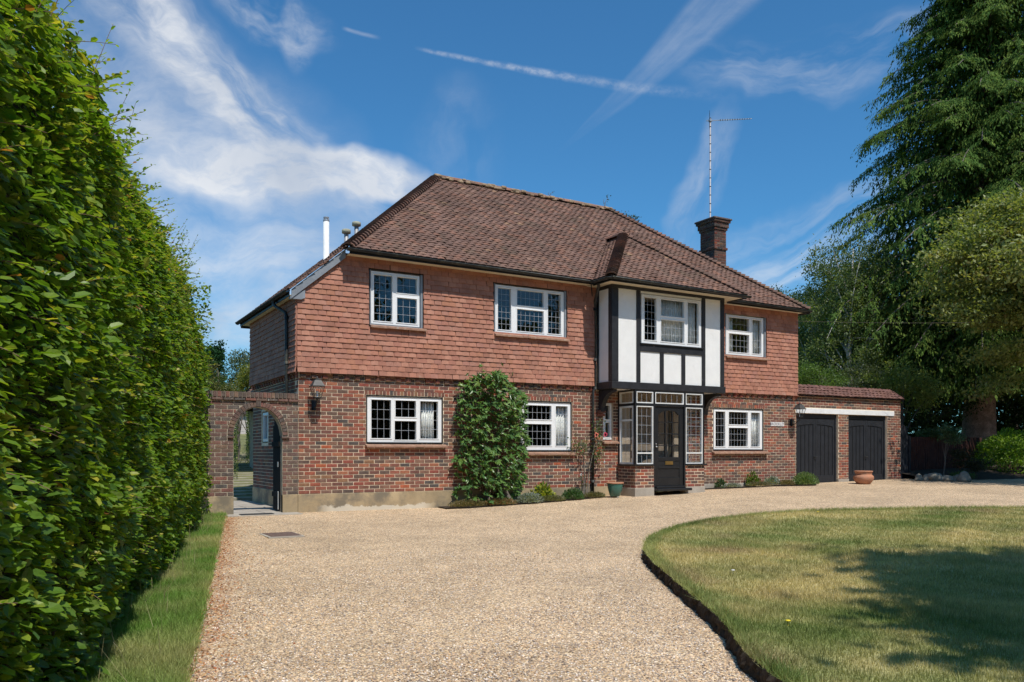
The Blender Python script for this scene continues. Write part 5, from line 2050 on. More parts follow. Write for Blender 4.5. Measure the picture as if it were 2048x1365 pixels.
# small ground items
th = thing('doormat', (-.84, -.24, .014), 'dark rubber doormat lying on the threshold of the brick arch', 'doormat')
g = Geo(); g.bx(-1.17, -.56, -.37, -.14, .015, .027, .004); g.obj('mat', M_iron, th)
th = thing('manhole_cover', (-1.2, -3.55, float(G(-1.2, -3.5))), 'rusty rectangular manhole cover set in the gravel drive', 'manhole cover')
zc_ = float(G(-1.2, -3.55))
g = Geo(); g.bx(-1.50, -.97, -3.92, -3.22, zc_ - .03, zc_ + .012, .004); g.obj('frame', M_concrete, th)
g = Geo(); g.bx(-1.45, -1.0, -3.86, -3.27, zc_ - .02, zc_ + .018, .003); g.obj('lid', M_cover, th)

# ================================================================== POTS
th = thing('plant_pot', (7.35, -.52, .10), 'dark green glazed plant pot standing left of the porch', 'plant pot')
g = Geo(); zc_ = float(G(7.35, -.52)) + .03
prof = [(0, .0), (.10, .0), (.125, .02), (.16, .14), (.188, .27), (.182, .29), (.205, .30), (.21, .32), (.195, .33), (.18, .32), (.17, .28), (0, .27)]
g.lathe(prof, (7.35, -.52, zc_)); g.obj('pot', M_green, th, smooth=True)
g = Geo(); g.lathe([(.206, .302), (.213, .318), (.2, .333), (.186, .325)], (7.35, -.52, zc_)); g.obj('rim', M_terra, th, smooth=True)
for a in (.5, 2.6, 4.7):
    g = Geo(); g.box((7.35 + .1 * math.cos(a), -.52 + .1 * math.sin(a), zc_ - .018), (.025, .025, .018), .005); g.obj('foot', M_concrete, th)
th = thing('urn', (15.7, -.95, .3), 'squat round terracotta urn standing before the right garage door', 'urn')
zc_ = float(G(15.7, -.95)) - .0
g = Geo(); g.lathe([(0, 0), (.17, 0), (.19, .02), (.25, .10), (.275, .17), (.265, .22), (.235, .25), (.21, .262), (.225, .285), (.215, .30), (.235, .335), (.24, .36), (.215, .365), (.20, .33), (0, .30)], (15.7, -.95, zc_), 36)
g.obj('pot', M_terra, th, smooth=True)
g = Geo(); g.lathe([(.228, .33), (.245, .34), (.247, .365), (.232, .372), (.21, .365)], (15.7, -.95, zc_), 36); g.obj('rim', M_terra, th, smooth=True)

# ================================================================== SIDE GATE, FENCE, ROCKS
sg = thing('side_gate', (18.98, .12, .3), 'weathered black arched gate between the garage and the brown fence', 'gate')
for k in range(5):
    x0 = 18.74 + k * .095
    g = Geo(); t_ = (k + .5) / 5 * 2 - 1
    g.bx(x0, x0 + .092, .10 + random.uniform(-.004, .004), .13, .28, 1.62 + .42 * math.sqrt(1 - t_ * t_ * .92), .004)
    g.obj('plank', M_gblack, sg)
for z in (.6, 1.5):
    g = Geo(); g.bx(18.74, 19.21, .131, .16, z, z + .1, .004); g.obj('ledge', M_gblack, sg)
g = Geo(); g.bx(19.23, 19.32, .07, .16, .25, 1.7, .006); g.obj('post', M_gblack, sg)
fn = thing('fence', (21.5, .3, .35), 'red-brown close-boarded fence behind the rockery', 'fence')
for k in range(36):
    g = Geo()
    x0 = 19.34 + k * .115
    g.box((x0 + .06, .30 + .0 * k, .98 + random.uniform(-.01, .01)), (.062, .009, .70), .003, (1, .12, 0), (-.12, 1, 0), (0, 0, 1))
    g.obj('plank', M_fence, fn)
g = Geo()
for z in (.55, 1.4):
    g.bx(19.34, 23.5, .32, .36, z, z + .08)
for x in (20.9, 22.6):
    g.bx(x, x + .09, .33, .42, .2, 1.7)
g.obj('rail', M_fence, fn)


def rock(loc, s, label):
    me = bpy.data.meshes.new('rock')
    import bmesh
    bm = bmesh.new()
    bmesh.ops.create_icosphere(bm, subdivisions=3, radius=1)
    r = np.random.default_rng(int(abs(loc[0] * 977 + loc[1] * 331)))
    ph = r.uniform(0, 6, 6)
    for v in bm.verts:
        p = v.co
        k = 1 + .13 * math.sin(3 * p.x + ph[0]) + .12 * math.sin(3.4 * p.y + ph[1]) + .1 * math.sin(4 * p.z + ph[2]) + .05 * math.sin(9 * p.x + 7 * p.y + ph[3])
        v.co = Vector((p.x * s[0], p.y * s[1], p.z * s[2])) * k
    bm.to_mesh(me); bm.free()
    me.materials.append(M_rock)
    me.polygons.foreach_set('use_smooth', np.ones(len(me.polygons), bool))
    o = link(bpy.data.objects.new('rock', me)); o.location = loc
    tag(o, label, 'rock', 'rocks edging the bed by the fence')


rk = [('small pale rock nearest the black side gate', 1838, .16), ('grey rounded rock second from the side gate', 1853, .15), ('tall grey rock with a pointed top in the rockery', 1866, .22),
      ('grey rock right of the tall pointed rock', 1880, .18), ('flat grey rock in the middle of the rockery row', 1893, .17), ('narrow pale rock before the little standard tree', 1902, .16),
      ('brownish upright rock beside the green cushion plant', 1912, .17), ('largest pale rock at the right end of the rockery', 1931, .25)]
for lab, px, s_ in rk:
    Zc = 24.6 - (px - 1838) * .006
    Xc = (px - 1024) / 1650 * Zc
    w = CAM + FW * Zc + RT * Xc
    rock((w[0], w[1], float(G(w[0], w[1])) + s_ * .40), (s_ * .86, s_ * .7, s_ * .72), lab)

# raised planting bed behind the rocks
xs = np.arange(18.9, 34, .3); ys = np.arange(-6.5, 6, .3)
def bz(x, y):
    d = np.clip((y + 1.0 + .30 * (x - 19)) / 1.6, 0, 1)
    return G(x, y) - .02 + .26 * d + .03 * nz2(x, y, 3, 41) * d
grid_mesh('planting_bed', xs, ys, bz, M_soil)

# wire across to the trees
g = Geo()
pw = [np.array((14.1, .1, 4.9)) * (1 - t_) + np.array((30, -7, 5.9)) * t_ - np.array((0, 0, .9 * 4 * t_ * (1 - t_) * .35)) for t_ in np.linspace(0, 1, 24)]
g.tube(pw, .0035, 5)
o = g.obj('overhead_cable', M_bark2); tag(o, 'thin overhead cable slung from the house corner into the trees', 'cable')


# ================================================================== FOLIAGE
def ellipsoid_clumps(blobs, n, inner=.55):
    vol = np.array([b[3] * b[4] * b[5] for b in blobs]) ** .8
    k = rng.choice(len(blobs), n, p=vol / vol.sum())
    B = np.array(blobs)[k]
    d = rand_dirs(n)
    r = rng.uniform(inner, 1.0, n) ** .8
    return B[:, :3] + d * r[:, None] * B[:, 3:6], d


def tree(name, base, label, cat, blobs, nclump, per, crad, lsize, pal, trunk_r=.18, bark=None, group=None, mat=None, droop=.25, flat_=.55,
         limbs=14, trunk_top=None, w=None, template='s', up=1.0, inner=.55, limb_r=.35):
    th = thing(name, base, label, cat, group)
    bark = bark or M_bark2
    C, D = ellipsoid_clumps(blobs, nclump, inner)
    g = Geo()
    top = trunk_top or (base[0] + .1, base[1], max(b[2] for b in blobs))
    bs = np.array(base, float); tp = np.array(top, float)
    ts = np.linspace(0, 1, 9)
    wob = rng.normal(0, .05, (9, 3)); wob[0] = 0; wob[:, 2] = 0
    tr = bs + (tp - bs) * ts[:, None] + wob * np.linalg.norm(tp - bs) * .12
    tr[0, 2] -= .2
    rad = trunk_r * (1 - .85 * ts) * (1 + .35 * np.exp(-ts * 14))
    g.tube(tr, rad, 10)
    g.obj('trunk', bark, th, smooth=True)
    g = Geo()
    for c in C[:: max(1, len(C) // limbs)][:limbs]:
        t0 = rng.uniform(.25, .8)
        p = bs + (tp - bs) * t0
        mid = (p + c) / 2 + np.array((0, 0, .12 * np.linalg.norm(c - p))) + rng.normal(0, .06, 3) * np.linalg.norm(c - p)
        ss = np.linspace(0, 1, 7)[:, None]
        pts = (1 - ss) ** 2 * p + 2 * ss * (1 - ss) * mid + ss ** 2 * c
        r0 = trunk_r * limb_r * (1 - .6 * t0)
        g.tube(pts, r0 * (1 - .85 * ss[:, 0]), 6, cap=False)
    g.obj('limb', bark, th, smooth=True)
    n = nclump * per
    ci = np.repeat(np.arange(nclump), per)
    cs = crad * rng.uniform(.6, 1.35, nclump)[ci][:, None]
    off = rng.normal(0, .5, (n, 3)) * cs
    off[:, 2] *= flat_
    P = C[ci] + off - np.array((0, 0, 1)) * (np.linalg.norm(off[:, :2], axis=1)[:, None] * droop * .5) * np.array((0, 0, 1))
    A = rand_dirs(n); A[:, 2] -= droop; 
    Nn = rand_dirs(n, up)
    s_ = lsize * rng.uniform(.65, 1.3, n)
    Ms = leaf_mats(P, A, Nn, s_)
    pal = np.asarray(pal, float)
    ck = pal_pick(pal, nclump, w)
    col = pal[np.where(rng.random(n) < .7, ck[ci], pal_pick(pal, n, w))] * rng.uniform(.75, 1.25, (n, 1))
    T, F = (SV, np.array(SF)) if template == 's' else (LV, np.array(LF))
    me = join_pieces('crown', T, [F], Ms, col, mat or M_leaf)
    obj('crown', me, th, 'stuff')
    return th


GREEN = [(.055, .095, .025), (.07, .115, .03), (.045, .08, .022), (.085, .13, .035), (.06, .10, .035)]
MAPLE = [(.19, .23, .065), (.23, .26, .08), (.15, .185, .055), (.28, .30, .11), (.20, .18, .06)]
BIRCH = [(.11, .16, .05), (.14, .19, .065), (.085, .13, .045), (.17, .205, .075)]
DARK = [(.028, .05, .018), (.035, .065, .022), (.022, .042, .016), (.045, .075, .025)]
LIME = [(.18, .23, .055), (.22, .27, .07), (.14, .19, .05), (.26, .28, .08)]
YEL = [(.17, .18, .03), (.21, .21, .04), (.13, .16, .03)]


def at(px, Zc, z):
    Xc = (px - 1024) / 1650 * Zc
    w = CAM + FW * Zc + RT * Xc
    return (w[0], w[1], z)


def blobs_px(lst):
    """(px, py, Z, rx_px, ry_px, depth m) -> world ellipsoids"""
    out = []
    for px, py, Zc, rx, ry, dp in lst:
        k = Zc / 1650
        x, y, _ = at(px, Zc, 0)
        z = CAM[2] + (904 - py) * k
        out.append((x, y, z, rx * k, max(dp, rx * k * .6), ry * k))
    return out


# --- big conifer -----------------------------------------------------------
def conifer():
    base = (28.3, 3.3, float(G(28.3, 3.3)))
    th = thing('conifer', base, 'very tall dark green conifer with drooping sprays and a thick trunk', 'tree')
    H = 23.5
    g = Geo()
    zz = np.array([-.3, .0, .3, .8, 1.6, 3, 6, 10, 15, 20, H - .2])
    rr = np.array([1.02, .9, .8, .68, .62, .56, .48, .38, .24, .11, .02])
    pts = np.column_stack((base[0] + .018 * zz, base[1] - .03 * zz * .3, base[2] + zz))
    g.tube(pts, rr, 16)
    # fluted bark
    V = np.concatenate(g.V)
    ang = np.arctan2(V[:, 1] - base[1], V[:, 0] - base[0])
    g.V = [V]
    g.obj('trunk', M_bark, th, smooth=True)
    gb = Geo()
    MsL = []
    colL = []
    nbr = 490
    zs_ = np.sort(3.6 + (H - 3.9) * rng.random(nbr) ** 1.12)
    pal = np.array([(.075, .135, .026), (.092, .155, .030), (.062, .115, .024), (.115, .175, .034), (.14, .195, .038), (.075, .135, .032)])
    sprays = []
    for i, z in enumerate(zs_):
        t_ = (z - 3.6) / (H - 3.6)
        L = (6.9 * (1 - t_) ** .68 + .35) * rng.uniform(.74, 1.08)
        if z < 8: L *= .62 + .38 * (z - 3.6) / 4.4 if z > 5 else .55 + .1 * (z - 3.6) / 2.4
        a = i * 2.39996 + rng.uniform(-.4, .4)
        rise = rng.uniform(.05, .32) if t_ > .3 else rng.uniform(-.12, .12)
        d = np.array((math.cos(a), math.sin(a), 0))
        p0 = np.array((base[0] + .018 * z, base[1] - .009 * z, base[2] + z))
        ss = np.linspace(0, 1, 8)
        pts = p0 + d * (L * ss)[:, None] + np.array((0, 0, 1)) * (rise * L * ss - .30 * L * ss ** 2.3 + .06 * L * np.sin(ss * 3))[:, None]
        gb.tube(pts, .055 * (1 - .8 * ss) * (1 - .6 * t_) + .006, 5, cap=False)
        ns = int(12 + L * 8)
        for k in range(ns):
            s = rng.uniform(.05, 1.02) ** .8
            x = s * 7
            j = int(min(6, x)); fr = x - j
            q = pts[j] * (1 - fr) + pts[min(7, j + 1)] * fr
            side = np.array((-d[1], d[0], 0)) * rng.choice((-1, 1))
            wdt = (.35 + .9 * math.sin(min(1, s) * 2.6)) * (L / 6) ** .5
            sprays.append((q, d, side, wdt, rng.integers(0, 6)))
    for (q, d, side, wdt, ci) in sprays:
        # a drooping side twig carrying hanging leaflets
        m_ = 17
        t2 = np.linspace(.05, 1, m_)
        L2 = wdt * rng.uniform(.5, 1.1)
        hang = rng.uniform(.35, 1.0)
        dirn = side * rng.uniform(.35, 1) + d * rng.uniform(.3, 1.0)
        dirn /= np.linalg.norm(dirn)
        pp = q + dirn * (L2 * t2)[:, None] - np.array((0, 0, 1)) * (L2 * hang * t2 ** 1.6)[:, None] + rng.normal(0, .03, (m_, 3))
        AA = np.tile(dirn * .55, (m_, 1)) + rng.normal(0, .35, (m_, 3)); AA[:, 2] -= .9
        NN = np.tile(np.array((dirn[0], dirn[1], .9)), (m_, 1)) + rng.normal(0, .45, (m_, 3))
        M_ = leaf_mats(pp, AA, NN, rng.uniform(.10, .19, m_))
        M_[:, :, 1] *= .55
        MsL.append(M_)
        colL.append(np.tile(pal[ci], (m_, 1)) * rng.uniform(.7, 1.3, (m_, 1)))
    gb.obj('branch', M_bark2, th)
    ni = 34000
    zi = 3.2 + (H - 4.5) * rng.random(ni) ** 1.25
    ti = (zi - 3.6) / (H - 3.6)
    ri = (6.6 * (1 - ti).clip(0, 1) ** .68) * rng.uniform(.08, .80, ni)
    ai = rng.uniform(0, 6.283, ni)
    Pi = np.column_stack((base[0] + .018 * zi + ri * np.cos(ai), base[1] + ri * np.sin(ai), base[2] + zi - .10 * ri))
    Ai = np.column_stack((np.cos(ai) * .4, np.sin(ai) * .4, np.full(ni, -.9))) + rng.normal(0, .4, (ni, 3))
    Mi = leaf_mats(Pi, Ai, rand_dirs(ni, .7), rng.uniform(.2, .36, ni)); Mi[:, :, 1] *= .6
    MsL.append(Mi); colL.append(pal[rng.integers(0, 6, ni)] * rng.uniform(.55, 1.0, (ni, 1)))
    Ms = np.concatenate(MsL); col = np.concatenate(colL)
    obj('crown', join_pieces('crown', SV, [np.array(SF)], Ms, col, M_leafd), th, 'stuff')


conifer()

# --- maple at the right, branches reaching in from beyond the frame ---------
tree('maple', (24.6, -4.2, float(G(24.6, -4.2))), 'broad light green maple spreading in layers at the right edge', 'tree',
     blobs_px([(2030, 505, 24.6, 115, 90, 1.4), (2040, 420, 25.0, 70, 40, 1.2), (2000, 560, 24.8, 110, 75, 1.8), (1930, 520, 25.3, 60, 45, 1.2), (2010, 450, 25.8, 85, 55, 1.5), (2040, 620, 24.4, 70, 45, 1.2),
               (1960, 625, 24.8, 70, 40, 1.2), (2030, 700, 24.8, 90, 36, 1.3), (1990, 765, 25.3, 70, 28, 1.1)]),
     300, 120, .80, .125, MAPLE, trunk_r=.2, droop=.12, flat_=.24, limbs=40, up=1.6, inner=.3, trunk_top=(23.6, -3.4, 7.5), w=[3, 3, 2, 2, 1])
tree('shade_tree', (21.6, -7.0, float(G(21.6, -7.0))), 'leafy tree just outside the right edge shading the end of the drive', 'tree',
     [(20.4, -7.0, 6.0, 2.4, 2.6, 2.2), (21.0, -7.6, 8.2, 2.0, 2.0, 1.5), (20.3, -5.2, 6.2, 2.0, 2.0, 1.5), (20.4, -5.6, 8.2, 1.6, 1.8, 1.3), (19.1, -4.8, 6.2, 1.6, 1.7, 1.2)], 420, 85, .7, .14, MAPLE, trunk_r=.2, inner=.3)

# --- birches and mixed trees right of the roof --------------------------------
bg = 'trees beyond the garage'
tree('birch_tree', at(1700, 33, .4), 'pale-stemmed birch whose crown rises right of the house roof', 'tree',
     blobs_px([(1690, 520, 33, 62, 50, 1.8), (1665, 600, 33, 62, 70, 1.8), (1720, 600, 33.5, 70, 90, 2.0), (1690, 700, 32.5, 75, 60, 1.8), (1640, 500, 33.2, 22, 16, .6)]),
     260, 100, .42, .095, BIRCH, trunk_r=.16, bark=M_birch, group=bg, droop=.7, flat_=.9, limbs=22, limb_r=.45, w=[3, 3, 2, 2])
tree('birch_tree', at(1625, 38, .4), 'slender birch just right of the tile-hung house corner', 'tree',
     blobs_px([(1632, 640, 38, 46, 70, 1.6), (1640, 730, 38, 52, 60, 1.6), (1620, 600, 39, 24, 26, .8)]),
     190, 95, .42, .10, BIRCH, trunk_r=.13, bark=M_birch, group=bg, droop=.7, flat_=.9, limbs=14, limb_r=.45)
tree('shrub', at(1640, 28, .3), 'bright green bushy conifer behind the left end of the garage roof', 'shrub',
     blobs_px([(1630, 765, 28, 48, 34, 1.0), (1612, 750, 28, 26, 26, .8)]), 60, 110, .3, .06, [(.07, .13, .025), (.09, .16, .03)], trunk_r=.08, group=bg, inner=.3)
tree('shrub', at(1800, 29, .3), 'sunlit pale green leafy shrub behind the right end of the garage', 'shrub',
     blobs_px([(1800, 760, 29, 60, 40, 1.2), (1760, 770, 29, 50, 30, 1.0), (1840, 790, 29, 40, 34, 1.0)]), 85, 95, .36, .085, LIME, trunk_r=.08, group=bg, inner=.3)
tree('shrub', at(1700, 29, .3), 'silvery green mixed shrub behind the middle of the garage roof', 'shrub',
     blobs_px([(1690, 775, 29, 60, 28, 1.0), (1725, 755, 29.5, 45, 34, 1.0)]), 70, 90, .34, .07, [(.075, .10, .045), (.10, .125, .06), (.055, .08, .03)], trunk_r=.08, group=bg, inner=.3)
tree('yew_tree', at(1860, 32, .4), 'dark evergreen filling the gap between the side gate and the conifer trunk', 'tree',
     blobs_px([(1850, 800, 32, 90, 90, 1.8), (1900, 740, 33, 80, 80, 1.8), (1830, 860, 31, 60, 40, 1.0)]), 170, 100, .5, .10, DARK, trunk_r=.2, group=bg, inner=.3, mat=M_leafd)
tree('yew_tree', at(2030, 37, .5), 'dark evergreen mass behind the conifer trunk at the right edge', 'tree',
     blobs_px([(2040, 780, 37, 110, 120, 2.5), (2020, 860, 36, 80, 60, 2.0)]), 150, 100, .55, .12, DARK, trunk_r=.2, group=bg, inner=.3, mat=M_leafd)
tree('oak_tree', at(1760, 42, .4), 'dark broadleaf tree standing behind the birches', 'tree',
     blobs_px([(1740, 640, 42, 120, 110, 3.0), (1680, 740, 42, 90, 60, 2.5), (1820, 700, 42, 90, 110, 3.0)]), 230, 90, .7, .13, GREEN, trunk_r=.3, group=bg, inner=.35)
tree('oak_tree', at(1665, 44, .4), 'dark leafy tree filling the gap behind the house corner and the garage roof', 'tree',
     blobs_px([(1655, 690, 44, 90, 90, 3.0), (1620, 745, 44, 60, 60, 2.5), (1700, 600, 45, 70, 80, 2.5)]), 230, 95, .7, .14, GREEN, trunk_r=.25, group=bg, inner=.3)
tree('small_tree', at(1565, 55, .4), 'small leafy treetop peeping over the right end of the house roof', 'tree',
     blobs_px([(1560, 600, 55, 34, 24, 1.2), (1590, 640, 55, 44, 44, 1.5)]), 60, 90, .6, .14, GREEN, trunk_r=.15, group=bg)
tree('pine_tree', at(1255, 70, .4), 'distant dark treetop showing above the right end of the roof ridge', 'tree',
     blobs_px([(1254, 442, 70, 14, 14, 1.0), (1238, 434, 70, 9, 10, .8), (1250, 500, 70, 30, 60, 2.0)]), 50, 100, .5, .16, [(.05, .075, .03), (.065, .09, .035)], trunk_r=.25, up=.4)
# woodland mass beyond
def wood_mass(name, label, pts, n, ls, pal, seed=0):
    P = []
    for (x, y, w, d, z0, z1, k) in pts:
        m_ = int(n * k)
        P.append(np.column_stack((rng.uniform(x - w, x + w, m_), rng.uniform(y - d, y + d, m_), z0 + (z1 - z0) * rng.random(m_) ** .9)))
    P = np.concatenate(P)
    P[:, 2] *= 1 + .16 * nz2(P[:, 0], P[:, 1], .35, 50 + seed)
    m_ = len(P)
    Ms = leaf_mats(P, rand_dirs(m_), rand_dirs(m_, .8), ls * rng.uniform(.6, 1.4, m_))
    pal = np.array(pal)
    o = obj(name, join_pieces(name, SV, [np.array(SF)], Ms, pal[rng.integers(0, len(pal), m_)] * rng.uniform(.6, 1.3, (m_, 1)), M_leafd))
    tag(o, label, 'trees', kind='stuff')


wood_mass('woodland', 'dark mass of woodland far behind the garage and conifer', [(34, 22, 12, 2.5, .2, 8.5, .5), (36, 8, 9, 2, .2, 9, .3), (44, -2, 6, 5, .2, 8, .2)], 26000, .42, DARK)
wood_mass('treeline', 'line of garden trees behind the photographer reflected in the windows', [(-10, -44, 30, 2.5, -.6, 11, .5), (21, -44, 14, 2.5, -.6, 11, .4), (48, -44, 13, 2.5, -.6, 18, .5), (66, -44, 18, 3, -.6, 21, .6), (92, -30, 10, 12, -.6, 22, .6), (96, 2, 6, 22, -.6, 15, .4)], 24000, 1.15, GREEN, 3)

# --- lime dome bush ----------------------------------------------------------
def dome_bush(loc, r, label, pal, n, ls, name='bush', flowers=None):
    th = thing(name, loc, label, 'bush')
    d = rand_dirs(n); d[:, 2] = np.abs(d[:, 2]) * 1.0 - .25 * (rng.random(n) < .35)
    lump = 1 + .05 * np.sin(d[:, 0] * 9 + 1) + .05 * np.sin(d[:, 1] * 11) + .04 * np.sin(d[:, 2] * 13)
    rad = rng.uniform(.86, 1.03, n) * lump
    P = np.array(loc) + d * rad[:, None] * np.array(r)
    Ms = leaf_mats(P, rand_dirs(n) + d * .8, d + rand_dirs(n) * .9, ls * rng.uniform(.7, 1.3, n))
    pal = np.array(pal)
    obj('foliage', join_pieces('foliage', SV, [np.array(SF)], Ms, pal[rng.integers(0, len(pal), n)] * rng.uniform(.7, 1.25, (n, 1)), M_leaf), th, 'stuff')
    g = Geo(); g.tube([(loc[0], loc[1], loc[2] - r[2] * .8), (loc[0], loc[1], loc[2] + .3 * r[2])], .06, 8)
    for k in range(8):
        a = k * .8
        g.tube([(loc[0], loc[1], loc[2] - r[2] * .3), (loc[0] + r[0] * .7 * math.cos(a), loc[1] + r[1] * .7 * math.sin(a), loc[2] + .4 * r[2])], .02, 5)
    g.obj('stem', M_twig, th)
bx_, by_, _ = at(2020, 27.2, 0)
dome_bush((bx_, by_, .75), (1.03, 1.0, 1.12), 'bright lime green clipped dome bush beside the big trunk', [(.17, .29, .02), (.21, .34, .03), (.14, .25, .02), (.26, .37, .06)], 9000, .075)
x, y, _ = at(1928, 25.2, 0)
tree('dark_shrub', (x, y, .45), 'low dark straggly shrub between the fence and the lime green bush', 'shrub',
     blobs_px([(1935, 918, 25.2, 34, 20, .5), (1920, 905, 25.2, 22, 12, .4), (1950, 930, 25.2, 30, 14, .5)]), 60, 60, .16, .05, [(.05, .06, .03), (.04, .05, .025), (.10, .09, .045)], trunk_r=.03, inner=.3, limbs=12)
x, y, _ = at(1888, 25.0, 0)
tree('standard_tree', (x, y, .42), 'small standard tree with bare stem and ball of leaves before the fence', 'tree',
     blobs_px([(1905, 868, 25.0, 24, 20, .35), (1893, 858, 25.0, 18, 12, .3), (1912, 884, 25.0, 12, 10, .25)]), 46, 45, .13, .06, [(.05, .11, .055), (.07, .14, .07), (.11, .17, .10)], trunk_r=.022, limbs=10, inner=.2,
     trunk_top=(x + .12, y, 1.75), bark=M_bark2)
x, y, _ = at(1925, 24.3, 0)
tree('cushion_plant', (x, y, .38), 'low green cushion plant spilling over the rockery', 'plant', [(x, y, .50, .42, .3, .11)], 40, 45, .1, .045, [(.05, .10, .03), (.07, .13, .04)], trunk_r=.01, limbs=6, inner=.2)
tree('climbing_shrub', at(1860, 26.8, .4), 'bushy green growth showing along the top of the brown fence', 'shrub',
     blobs_px([(1855, 868, 26.8, 30, 11, .3), (1880, 866, 26.8, 22, 9, .3)]), 40, 50, .14, .055, [(.06, .10, .035), (.08, .13, .05)], trunk_r=.02, limbs=8, inner=.2)

# --- trees left of the house, behind the arch wall --------------------------------
lg = 'trees behind the garden wall'
tree('cypress', at(432, 34, .3), 'narrow dark green cypress above the arch wall', 'tree',
     blobs_px([(430, 760, 34, 17, 70, .5), (426, 715, 34, 11, 28, .35), (437, 712, 34, 5, 24, .25), (412, 760, 34.5, 14, 60, .4)]), 150, 80, .22, .10, [(.028, .075, .03), (.035, .095, .035), (.022, .055, .022)], trunk_r=.12, group=lg, up=.2, droop=-.9, mat=M_leafd, inner=.4)
tree('apple_tree', at(475, 30, .3), 'airy grey-green tree between the cypress and the house', 'tree',
     blobs_px([(476, 732, 30, 26, 30, .8), (495, 715, 30, 18, 20, .7), (470, 765, 30, 24, 22, .8)]), 60, 55, .26, .07, [(.10, .13, .07), (.13, .16, .09), (.07, .10, .05)], trunk_r=.07, group=lg, inner=.2)
tree('golden_tree', at(498, 31, .3), 'yellow-green leafy tree just left of the tile-hung side wall', 'tree',
     blobs_px([(498, 745, 27, 18, 24, .7), (488, 770, 27, 16, 18, .6)]), 50, 70, .2, .06, YEL, trunk_r=.06, group=lg, inner=.2)
tree('bush', at(430, 24, .2), 'mottled green and gold bush showing over the arch wall coping', 'bush',
     blobs_px([(425, 775, 24, 30, 24, .7), (455, 785, 24, 24, 18, .6), (412, 740, 24, 16, 30, .5)]), 80, 70, .2, .055, [(.10, .13, .03), (.15, .16, .04), (.20, .17, .06), (.06, .10, .025)], trunk_r=.06, group=lg, inner=.2)
wood_mass('far_trees', 'hazy line of garden trees far behind the house', [(-4, 48, 14, 3, .5, 6.0, .5), (14, 60, 20, 3, .5, 6.0, .5)], 14000, .45, GREEN, 9)
# garden hedges seen through the arch
def small_hedge(name, x0, x1, y0, y1, z0, z1, n, label, pal, slope=.17):
    P = np.column_stack((rng.uniform(x0, x1, n), rng.uniform(y0, y1, n), rng.uniform(z0, z1, n)))
    P[:, 0] += slope * (P[:, 1] - y0)
    side = rng.integers(0, 3, n)
    Ms = leaf_mats(P, rand_dirs(n), rand_dirs(n, .6), .055 * rng.uniform(.7, 1.3, n))
    pal = np.array(pal)
    o = obj(name, join_pieces(name, SV, [np.array(SF)], Ms, pal[rng.integers(0, len(pal), n)] * rng.uniform(.7, 1.3, (n, 1)), M_leaf))
    tag(o, label, 'hedge')
small_hedge('clipped_hedge', -.75, .55, 8.5, 22, .2, 2.9, 20000, 'tall green hedge along the left of the garden path through the arch', LIME + GREEN, .20)
small_hedge('clipped_hedge', 1.62, 2.2, 12.5, 22, .5, 3.2, 9000, 'strip of hedge beside the house corner at the right of the garden path', LIME + GREEN, .21)
sh = thing('garden_shed', (5.2, 31, 2.1), 'pale timber shed at the end of the garden path through the arch', 'shed')
pbr('pale_shed_board', (.52, .46, .42), .8, var=.1)
for k in range(14):
    g = Geo(); g.bx(4.2, 6.6, 29.98 + .006 * (k % 2), 30.02, 1.9 + .1 * k, 1.9 + .1 * k + .097, .006); g.obj('board', MATS['pale_shed_board'], sh)
g = Geo(); V = [(4.0, 29.8, 3.28), (6.8, 29.8, 3.28), (6.8, 31.5, 4.0), (4.0, 31.5, 4.0)]
g.add(V + [(a, b, c - .06) for a, b, c in V], [[0, 1, 2, 3], [7, 6, 5, 4], [0, 4, 5, 1], [3, 2, 6, 7], [0, 3, 7, 4], [1, 5, 6, 2]]); g.obj('roof', M_deck, sh)
g = Geo(); g.bx(4.2, 6.6, 30.03, 31.6, 1.8, 3.3); g.obj('wall', M_inner2, sh)
# chair by the path
ch = thing('garden_chair', (-1.2, 2.6, .02), 'dark slatted garden chair partly hidden behind the arch pier', 'chair')
g = Geo(); g.bx(-1.5, -1.03, 2.5, 2.95, .42, .45); g.obj('seat', M_iron, ch)
for k in range(5):
    g = Geo(); g.bar((-1.06 + .0 * k, 2.53 + k * .1, .46), (-.96, 2.53 + k * .1, .98), .05, .015, up=(0, 1, 0)); g.obj('slat', M_iron, ch)
for (x, y) in ((-1.46, 2.53), (-1.46, 2.92), (-1.07, 2.53), (-1.07, 2.92)):
    g = Geo(); g.bar((x, y, .02), (x + (.05 if x > -1.2 else -.03), y, .42), .03, .03, up=(0, 1, 0)); g.obj('leg', M_iron, ch)

# lower tiled roof behind the arch wall
ob = thing('outbuilding', (1.2, 8, 0), 'low brown-tiled outbuilding roof showing beyond the arch wall', 'outbuilding')
oa = Accum()
lay_tiles(oa, [(.75, 9.8, 2.6), (4, 9.8, 2.6), (4, 11.3, 3.9), (2.2, 11.3, 3.9)], (1, 0, 0), weights=RW, jit=1.0)
piece_set('roof_tile', TT, TF, oa.M, oa.i, RPAL * .85, M_rooftile, ob)
g = Geo(); g.add([(.78, 9.82, 2.58), (4, 9.82, 2.58), (4, 11.3, 3.88), (2.2, 11.3, 3.88), (.78, 12.8, 2.58), (4, 12.8, 2.58)], [[0, 1, 2, 3], [0, 3, 4], [3, 2, 5, 4]])
g.obj('roof', M_deck, ob)
g = Geo(); g.bx(1.75, 3.8, 10, 12.6, 0, 2.55); g.obj('wall', M_oldmortar, ob)

